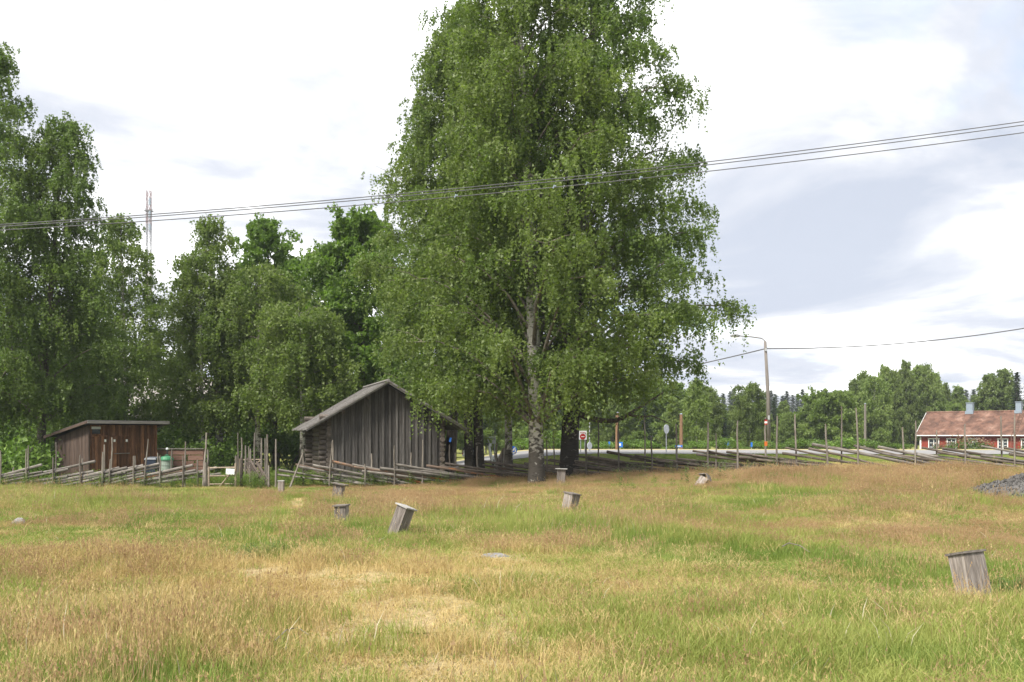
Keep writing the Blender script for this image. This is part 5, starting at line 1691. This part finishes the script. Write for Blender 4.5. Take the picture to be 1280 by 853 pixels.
# ------------------------------------------------------------------ the red house
def make_house():
    y0 = 120.0
    th = -math.radians(42)
    x0 = 47.3
    z0 = gz(x0, y0)
    r = empty('red_house', (x0, y0, z0), 'long low red ochre house with tiled roof and two grey chimneys', 'house', rz=th)
    L, D = 21.0, 7.0
    EV, RG = 1.72 - z0, 4.35 - z0            # eave and ridge above the base
    o = .45
    m = MB(); m.prism([(o, o, -.4), (o, D - o, -.4), (o, D - o, EV), (o, D / 2, RG - .25), (o, o, EV)], (L - 2 * o, 0, 0)); m.build('wall', M['paint_red'], r)
    for s in (0, 1):
        ye = 0 if s == 0 else D
        m = MB()
        m.hexa([(0, ye, EV - .02), (L, ye, EV - .02), (L, D / 2, RG - .02), (0, D / 2, RG - .02), (0, ye, EV + .12), (L, ye, EV + .12), (L, D / 2, RG + .12), (0, D / 2, RG + .12)] if s == 0 else
               [(0, D / 2, RG - .02), (L, D / 2, RG - .02), (L, ye, EV - .02), (0, ye, EV - .02), (0, D / 2, RG + .12), (L, D / 2, RG + .12), (L, ye, EV + .12), (0, ye, EV + .12)])
        rf_ = m.build('roof', M['tiles'], r)
        if s == 0:
            # tile courses: real ledges running across the slope
            m = MB()
            nC = 18
            for k in range(nC):
                f0 = k / nC
                ya = ye + (D / 2 - ye) * f0; za = EV + .12 + (RG - EV) * f0
                f1 = (k + .9) / nC
                yb_ = ye + (D / 2 - ye) * f1; zb = EV + .12 + (RG - EV) * f1
                m.hexa([(0.02, ya, za + .002), (L - .02, ya, za + .002), (L - .02, yb_, zb + .002), (.02, yb_, zb + .002),
                        (0.02, ya, za + .05), (L - .02, ya, za + .05), (L - .02, yb_, zb + .008), (.02, yb_, zb + .008)])
            tl = m.build('tile_course', M['tiles'], r); tl['kind'] = 'stuff'
        m = MB(); m.hexa([(-.06, ye, EV - .1), (-.02, ye, EV - .1), (-.02, D / 2, RG - .1), (-.06, D / 2, RG - .1), (-.06, ye, EV + .14), (-.02, ye, EV + .14), (-.02, D / 2, RG + .14), (-.06, D / 2, RG + .14)])
        m.build('barge_board', M['paint_white'], r)
    m = MB(); m.box((L / 2, -.04, EV + .02), (L, .05, .11)); m.build('eave_board', M['paint_white'], r)
    m = MB(); m.tube([(0, D / 2, RG + .14), (L, D / 2, RG + .14)], .12, 8); m.build('ridge_tile', M['tiles'], r)
    m = MB(); m.box((o - .02, o - .02, EV / 2 - .1), (.18, .18, EV - .1)); m.build('corner_board', M['paint_white'], r)
    m = MB(); m.hexa([(6.55, .9, EV + .85), (6.7, .9, EV + .85), (6.7, 3.4, RG + .14), (6.55, 3.4, RG + .14), (6.55, .9, EV + .95), (6.7, .9, EV + .95), (6.7, 3.4, RG + .2), (6.55, 3.4, RG + .2)]); 
    # windows
    zt, zb = 1.36 - z0, .16 - z0
    for i, (t, w, ft) in enumerate(((1.95, 1.15, 0), (3.95, .95, .15), (6.3, .95, .15), (9.5, 1.0, .1), (11.9, .95, .15), (14.5, .95, .15), (17.0, .95, .15))):
        z1, z2 = zb + ft - (.25 if i == 0 else 0), zt
        m = MB(); m.box((t, o - .03, (z1 + z2) / 2), (w - .1, .04, z2 - z1 - .1)); g = m.build('window', M['glass'], r)
        m = MB()
        yy = o - .075
        m.box((t, yy, z2), (w + .2, .05, .11)); m.box((t, yy, z1), (w + .2, .05, .1))
        for s in (-1, 1):
            m.box((t + s * w / 2, yy, (z1 + z2) / 2), (.10, .05, z2 - z1 - .12))
        m.build('frame', M['paint_white'], g)
        m = MB()
        m.box((t, yy + .01, (z1 + z2) / 2), (.08, .03, z2 - z1 - .15))
        for q in (1 / 3, 2 / 3):
            for s in (-1, 1):
                m.box((t + s * w / 4, yy + .012, z1 + (z2 - z1) * q), (w / 2 - .26, .025, .05))
        m.build('glazing_bar', M['paint_white'], g)
    # chimneys
    for (t, w, h) in ((5.0, .70, 1.15), (10.3, .58, 1.15)):
        m = MB(); m.box((t, D / 2, RG + h / 2 - .3), (w, .6, h + .6)); c = m.build('chimney', M['zinc'], r)
        m = MB(); m.box((t, D / 2, RG + h + .03), (w + .12, .72, .07)); m.build('cap', M['zinc'], c)
        m = MB(); m.box((t, D / 2, RG + .06), (w + .2, .85, .35)); m.build('flashing', M['zinc'], c)
    # ladder against the eave and roof
    m = MB()
    t = 10.75
    for s in (-.22, .22):
        m.tube([(t + s, -.5, -.1), (t + s, -.15, EV + .15)], .035, 6)
    for k in range(8):
        f = (k + .5) / 8
        m.tube([(t - .22, -.5 + .35 * f, -.1 + (EV + .2) * f), (t + .22, -.5 + .35 * f, -.1 + (EV + .2) * f)], .025, 6)
    ld = m.build('ladder', M['plank_brown'], r)
    m = MB()
    for s in (-.22, .22):
        m.tube([(t + s, .1, EV + .28), (t + s, D / 2, RG + .3)], .035, 6)
    for k in range(14):
        f = (k + .5) / 14
        m.tube([(t - .22, .1 + (D / 2 - .1) * f, EV + .28 + (RG - EV) * f), (t + .22, .1 + (D / 2 - .1) * f, EV + .28 + (RG - EV) * f)], .025, 6)
    m.build('roof_ladder', M['plank_brown'], r)
    # shrubs in front of the wall
    th_ = th
    def loc(t, back):
        return Vector((x0 + t * math.cos(th_) + back * math.sin(th_), y0 + t * math.sin(th_) - back * math.cos(th_), 0))
    labels = ['green shrub with pinkish spikes covering the third window of the red house', 'flowering shrub right of the third window of the red house', 'shrub with rusty flower spikes by the fourth window of the red house',
              'small climbing shrub between the first two windows of the red house', 'low shrub at the foot of the second window of the red house', 'green shrub beside the ladder of the red house']
    src = None
    for (t, b, s), lb_ in zip(((6.0, 1.8, 1.2), (7.4, 1.8, 1.1), (8.3, 1.6, 1.0), (3.0, .9, .8), (4.6, 1.7, .9), (12.6, 1.6, .9)), labels):
        p = loc(t, b)
        if src is None:
            src = make_bush('flowering_shrub', (p.x, p.y, gz(p.x, p.y)), 1.6, 1.7, 71, lb_, 'flowering shrubs along the red house', leaf=.17, n=700)
            rs = np.random.RandomState(9)
            q = np.stack([rs.normal(0, .45, 120), rs.normal(0, .45, 120), rs.uniform(.9, 2.0, 120)], -1)
            me = np_mesh('flowers', leaf_quads(rs, q, .18), 3, M['flower'])
            fo = bpy.data.objects.new('flowers', me); COL.objects.link(fo); fo.parent = src
            src.scale = (s, s, s)
        else:
            c = copy_tree(src); c.location = (p.x, p.y, gz(p.x, p.y)); c.scale = (s, s, s); c.rotation_euler = (0, 0, t); c['label'] = lb_


make_house()


# ------------------------------------------------------------------ road signs, poles, mailbox, scooter
def post_sign(name, u, vt, vb, y, shape, w, h, label, front, cat='road sign', group='road signs along the road', posts=(0,), face_rz=0.0, mark=None, top=None, pole_r=.03):
    """shape centre at rows vt..vb; post down to the ground"""
    x = X(u, y); z0 = gz(x, y)
    zc = CAMZ + (VH - (vt + vb) / 2) / F * y - z0
    r = empty(name, (x, y, z0), label, cat, group)
    R3 = Matrix.Rotation(face_rz, 3, 'Z')
    ztop = zc + h / 2 if top is None else CAMZ + (VH - top) / F * y - z0
    for k in posts:
        m = MB(); m.tube([(k, .05, -.2), (k, .05, ztop - .02)], pole_r, 8); m.build('post', M['steel'], r)
    m = MB()
    if shape == 'disc':
        m.tube([R3 @ Vector((0, .012, 0)) + Vector((0, 0, zc)), R3 @ Vector((0, -.012, 0)) + Vector((0, 0, zc))], h / 2, 22)
    else:
        m.box((0, 0, zc), (w, .024, h), R3)
    f = m.build('panel', M[front], r)
    if mark:
        mark(f, zc, R3)
    return r


def arrow(f, zc, R3):
    m = MB()
    Q = R3 @ Matrix.Rotation(math.radians(45), 3, 'Y')
    for (a, b_, w) in (((0, 0, -.17), None, None),):
        m.box(R3 @ Vector((0, -.02, 0)) + Vector((0, 0, zc)), (.07, .012, .36), Q)
    tip = Vector((.125, -.021, -.125))
    for ang in (0, 90):
        c = R3 @ (tip + (Vector((0, 0, .07)) if ang == 0 else Vector((-.07, 0, 0)))) + Vector((0, 0, zc))
        m.box(c, (.065, .013, .20), R3 @ Matrix.Rotation(math.radians(ang), 3, 'Y'))
    m.build('arrow', M['paint_white'], f)


post_sign('arrow_sign', 641, 558, 568, 50.0, 'disc', .42, .42, 'round blue road sign with white diagonal arrow beside the banded birch', 'blue', mark=arrow)


def redmark(f, zc, R3):
    m = MB()
    m.tube([(0, -.013, zc - .07), (0, -.02, zc - .07)], .15, 20); m.build('red_disc', M['red_sign'], f)
    m = MB()
    for k in range(4):
        m.box((-.105 + .07 * k, -.018, zc + .13), (.034, .008, .06))
    m.build('lettering', M['red_sign'], f)
    m = MB(); m.box((0, -.024, zc - .07), (.17, .006, .035)); m.build('white_bar', M['paint_white'], f)


post_sign('red_road_sign', 728.5, 538.5, 550, 52.0, 'box', .40, .45, 'white and red square road sign on two grey posts, right of the thick birch', 'paint_white', posts=(-.11, .12), mark=redmark)
post_sign('round_sign', 737, 553, 562, 54.0, 'disc', .36, .40, 'low grey back of a round road sign on a tall thin pole', 'sign_back', face_rz=math.radians(48), top=527)
post_sign('round_sign', 833, 531, 542, 50.0, 'disc', .44, .46, 'grey back of a high round road sign standing alone by the road', 'sign_back', face_rz=math.radians(50))
post_sign('blue_square_sign', 775, 553, 559, 68.0, 'box', .36, .34, 'small square blue road sign far across the road', 'blue', mark=lambda f, zc, R3: MB().box((0, -.02, zc), (.12, .01, .16)).build('pictogram', M['paint_white'], f))
post_sign('blue_square_sign', 909, 552, 557, 70.0, 'box', .30, .26, 'small blue road sign left of the street lamp under the far birches', 'blue')
post_sign('blue_post_sign', 939.5, 553, 559, 70.0, 'box', .12, .30, 'narrow blue marker sign just left of the street lamp', 'blue')
post_sign('blue_post_sign', 761.5, 552, 559, 72.0, 'box', .14, .36, 'narrow blue marker sign left of the orange brown pole', 'blue')
post_sign('street_name_sign', 848.5, 556.5, 559.5, 66.0, 'box', .46, .13, 'blue street name plate at the foot of the brown utility pole', 'blue',
          mark=lambda f, zc, R3: MB().box((-.03, -.016, zc), (.30, .006, .04)).build('lettering', M['paint_white'], f))
for (u, vt, y, lab) in ((851.5, 518, 66.5, 'orange brown utility pole behind the blue street name plate'), (771.5, 516, 62.0, 'orange brown utility pole below the long low birch limb'), (1081.5, 505, 92.0, 'lone grey brown utility pole in front of the forest left of the red house')):
    x = X(u, y)
    r = empty('utility_pole', (x, y, gz(x, y)), lab, 'utility pole', 'utility poles beyond the fence')
    zt = CAMZ + (VH - vt) / F * y - gz(x, y)
    m = MB(); m.tube([(0, 0, -.3), (0, 0, zt)], [.125, .095], 10); m.build('post', M['wood_pole'] if u < 1000 else M['lamp_pole'], r)
    m = MB(); m.tube([(0, 0, zt), (0, 0, zt + .06)], [.11, .03], 10); m.build('cap', M['zinc'], r)

# mailbox with a white lid
x, y = X(617.5, 44.0), 44.0
r = empty('mailbox', (x, y, gz(x, y)), 'grey mailbox with wide white lid on a thin post between the birch trunks', 'mailbox')
zc = CAMZ + (VH - 551) / F * y - gz(x, y)
m = MB(); m.tube([(.04, 0, -.2), (.02, 0, zc - .1)], .022, 8); m.build('post', M['steel'], r)
m = MB(); m.box((0, 0, zc), (.15, .2, .27)); m.build('body', M['sign_back'], r)
m = MB(); m.box((-.07, 0, zc + .16), (.30, .26, .03), Matrix.Rotation(-.06, 3, 'Y')); m.build('lid', M['paint_white'], r)
m = MB(); m.box((0, -.105, zc + .07), (.11, .01, .03)); m.build('slot', M['black'], r)


def make_scooter():
    y = 46.2
    x = X(604, y)
    r = empty('motor_scooter', (x, y, gz(x, y)), 'white motor scooter parked by the road, half hidden behind a birch trunk', 'scooter', rz=math.radians(8))
    # front to the right
    for px, nm in ((-.62, 'wheel'), (.60, 'wheel')):
        m = MB(); m.tube([(px, -.05, .24), (px, .05, .24)], .235, 18); w = m.build(nm, M['black'], r)
        m = MB(); m.tube([(px, -.055, .24), (px, .055, .24)], .12, 14); m.build('rim', M['steel'], w)
    m = MB(); m.prism([(-.95, -.14, .52), (-.45, -.16, .36), (-.12, -.16, .34), (-.12, -.16, .66), (-.30, -.16, .78), (-.86, -.14, .80)], (0, .30, 0)); m.build('body', M['white_body'], r)
    m = MB(); m.box((.12, 0, .27), (.62, .34, .09)); m.build('footboard', M['black'], r)
    m = MB(); m.prism([(.36, -.2, .22), (.46, -.2, .22), (.30, -.17, .98), (.22, -.17, .98)], (0, .38, 0)); m.build('leg_shield', M['white_body'], r)
    m = MB(); m.prism([(.42, -.10, .36), (.88, -.08, .38), (.78, -.08, .50), (.50, -.10, .54)], (0, .19, 0)); m.build('mudguard', M['white_body'], r)
    m = MB(); m.box((-.50, 0, .84), (.72, .26, .10)); m.build('seat', M['black'], r)
    m = MB(); m.tube([(.26, 0, .95), (.22, 0, 1.08)], .04, 8); m.tube([(.20, -.32, 1.08), (.24, 0, 1.06), (.20, .32, 1.08)], .02, 6); m.build('handlebar', M['black'], r)
    m = MB(); m.box((.30, 0, 1.02), (.12, .24, .14)); hd = m.build('headlamp_cowl', M['white_body'], r)
    m = MB(); m.tube([(.365, 0, 1.02), (.38, 0, 1.02)], .05, 10); m.build('headlight', M['glass'], hd)
    m = MB(); m.hexa([(.30, -.18, 1.06), (.30, .18, 1.06), (.31, .18, 1.06), (.31, -.18, 1.06), (.16, -.15, 1.36), (.16, .15, 1.36), (.17, .15, 1.36), (.17, -.15, 1.36)]); m.build('windscreen', M['sign_back'], r)
    m = MB(); m.box((-.93, 0, .62), (.03, .16, .07)); m.build('tail_light', M['red_sign'], r)


make_scooter()

# broken forked trunk by the fence
yk = 38.2
x = X(625, yk)
r = empty('dead_stump', (x, yk, gz(x, yk)), 'dark forked dead stump between the two front birch trunks', 'tree stump')
m = MB()
m.tube([P(624, 602, yk), P(624, 585, yk), P(626, 572, yk), P(630, 560, yk)], [.16, .13, .09, .04], 9)
m.tube([P(624, 585, yk), P(621, 575, yk), P(618, 566, yk)], [.08, .06, .03], 7)
m.build('trunk', M['bark_dark'], r, world=True, smooth=True)

# a birch standing just outside the right edge: the tip of one branch hangs into the view
make_tree('birch_tree', (26.6, 40.5, gz(26.6, 40.5)), 13.5, 5.3, 81, 'birch beyond the right edge whose leafy branch tip hangs into the view', 'birch', None,
          zlow=5.5, nlimb=36, leaf=.12, trunk_r=.2, strand=12, nl=10, clump=(.45, 1.25), env=env_round)


# ------------------------------------------------------------------ haze: thin summer air over the whole place
hm = bpy.data.materials.new('summer_haze')
hm.use_nodes = True
ht_ = hm.node_tree
ht_.nodes.remove(ht_.nodes['Principled BSDF'])
pv = N(ht_, 'ShaderNodeVolumePrincipled')
pv.inputs['Color'].default_value = (0.86, 0.91, 1.0, 1)
pv.inputs['Density'].default_value = 0.0003
pv.inputs['Anisotropy'].default_value = 0.0
ht_.links.new(pv.outputs[0], ht_.nodes['Material Output'].inputs['Volume'])
m = MB(); m.box((0, 250, 55), (1300, 800, 120))
tag(m.build('haze', hm), 'thin pale summer haze lying over the whole place', kind='stuff')
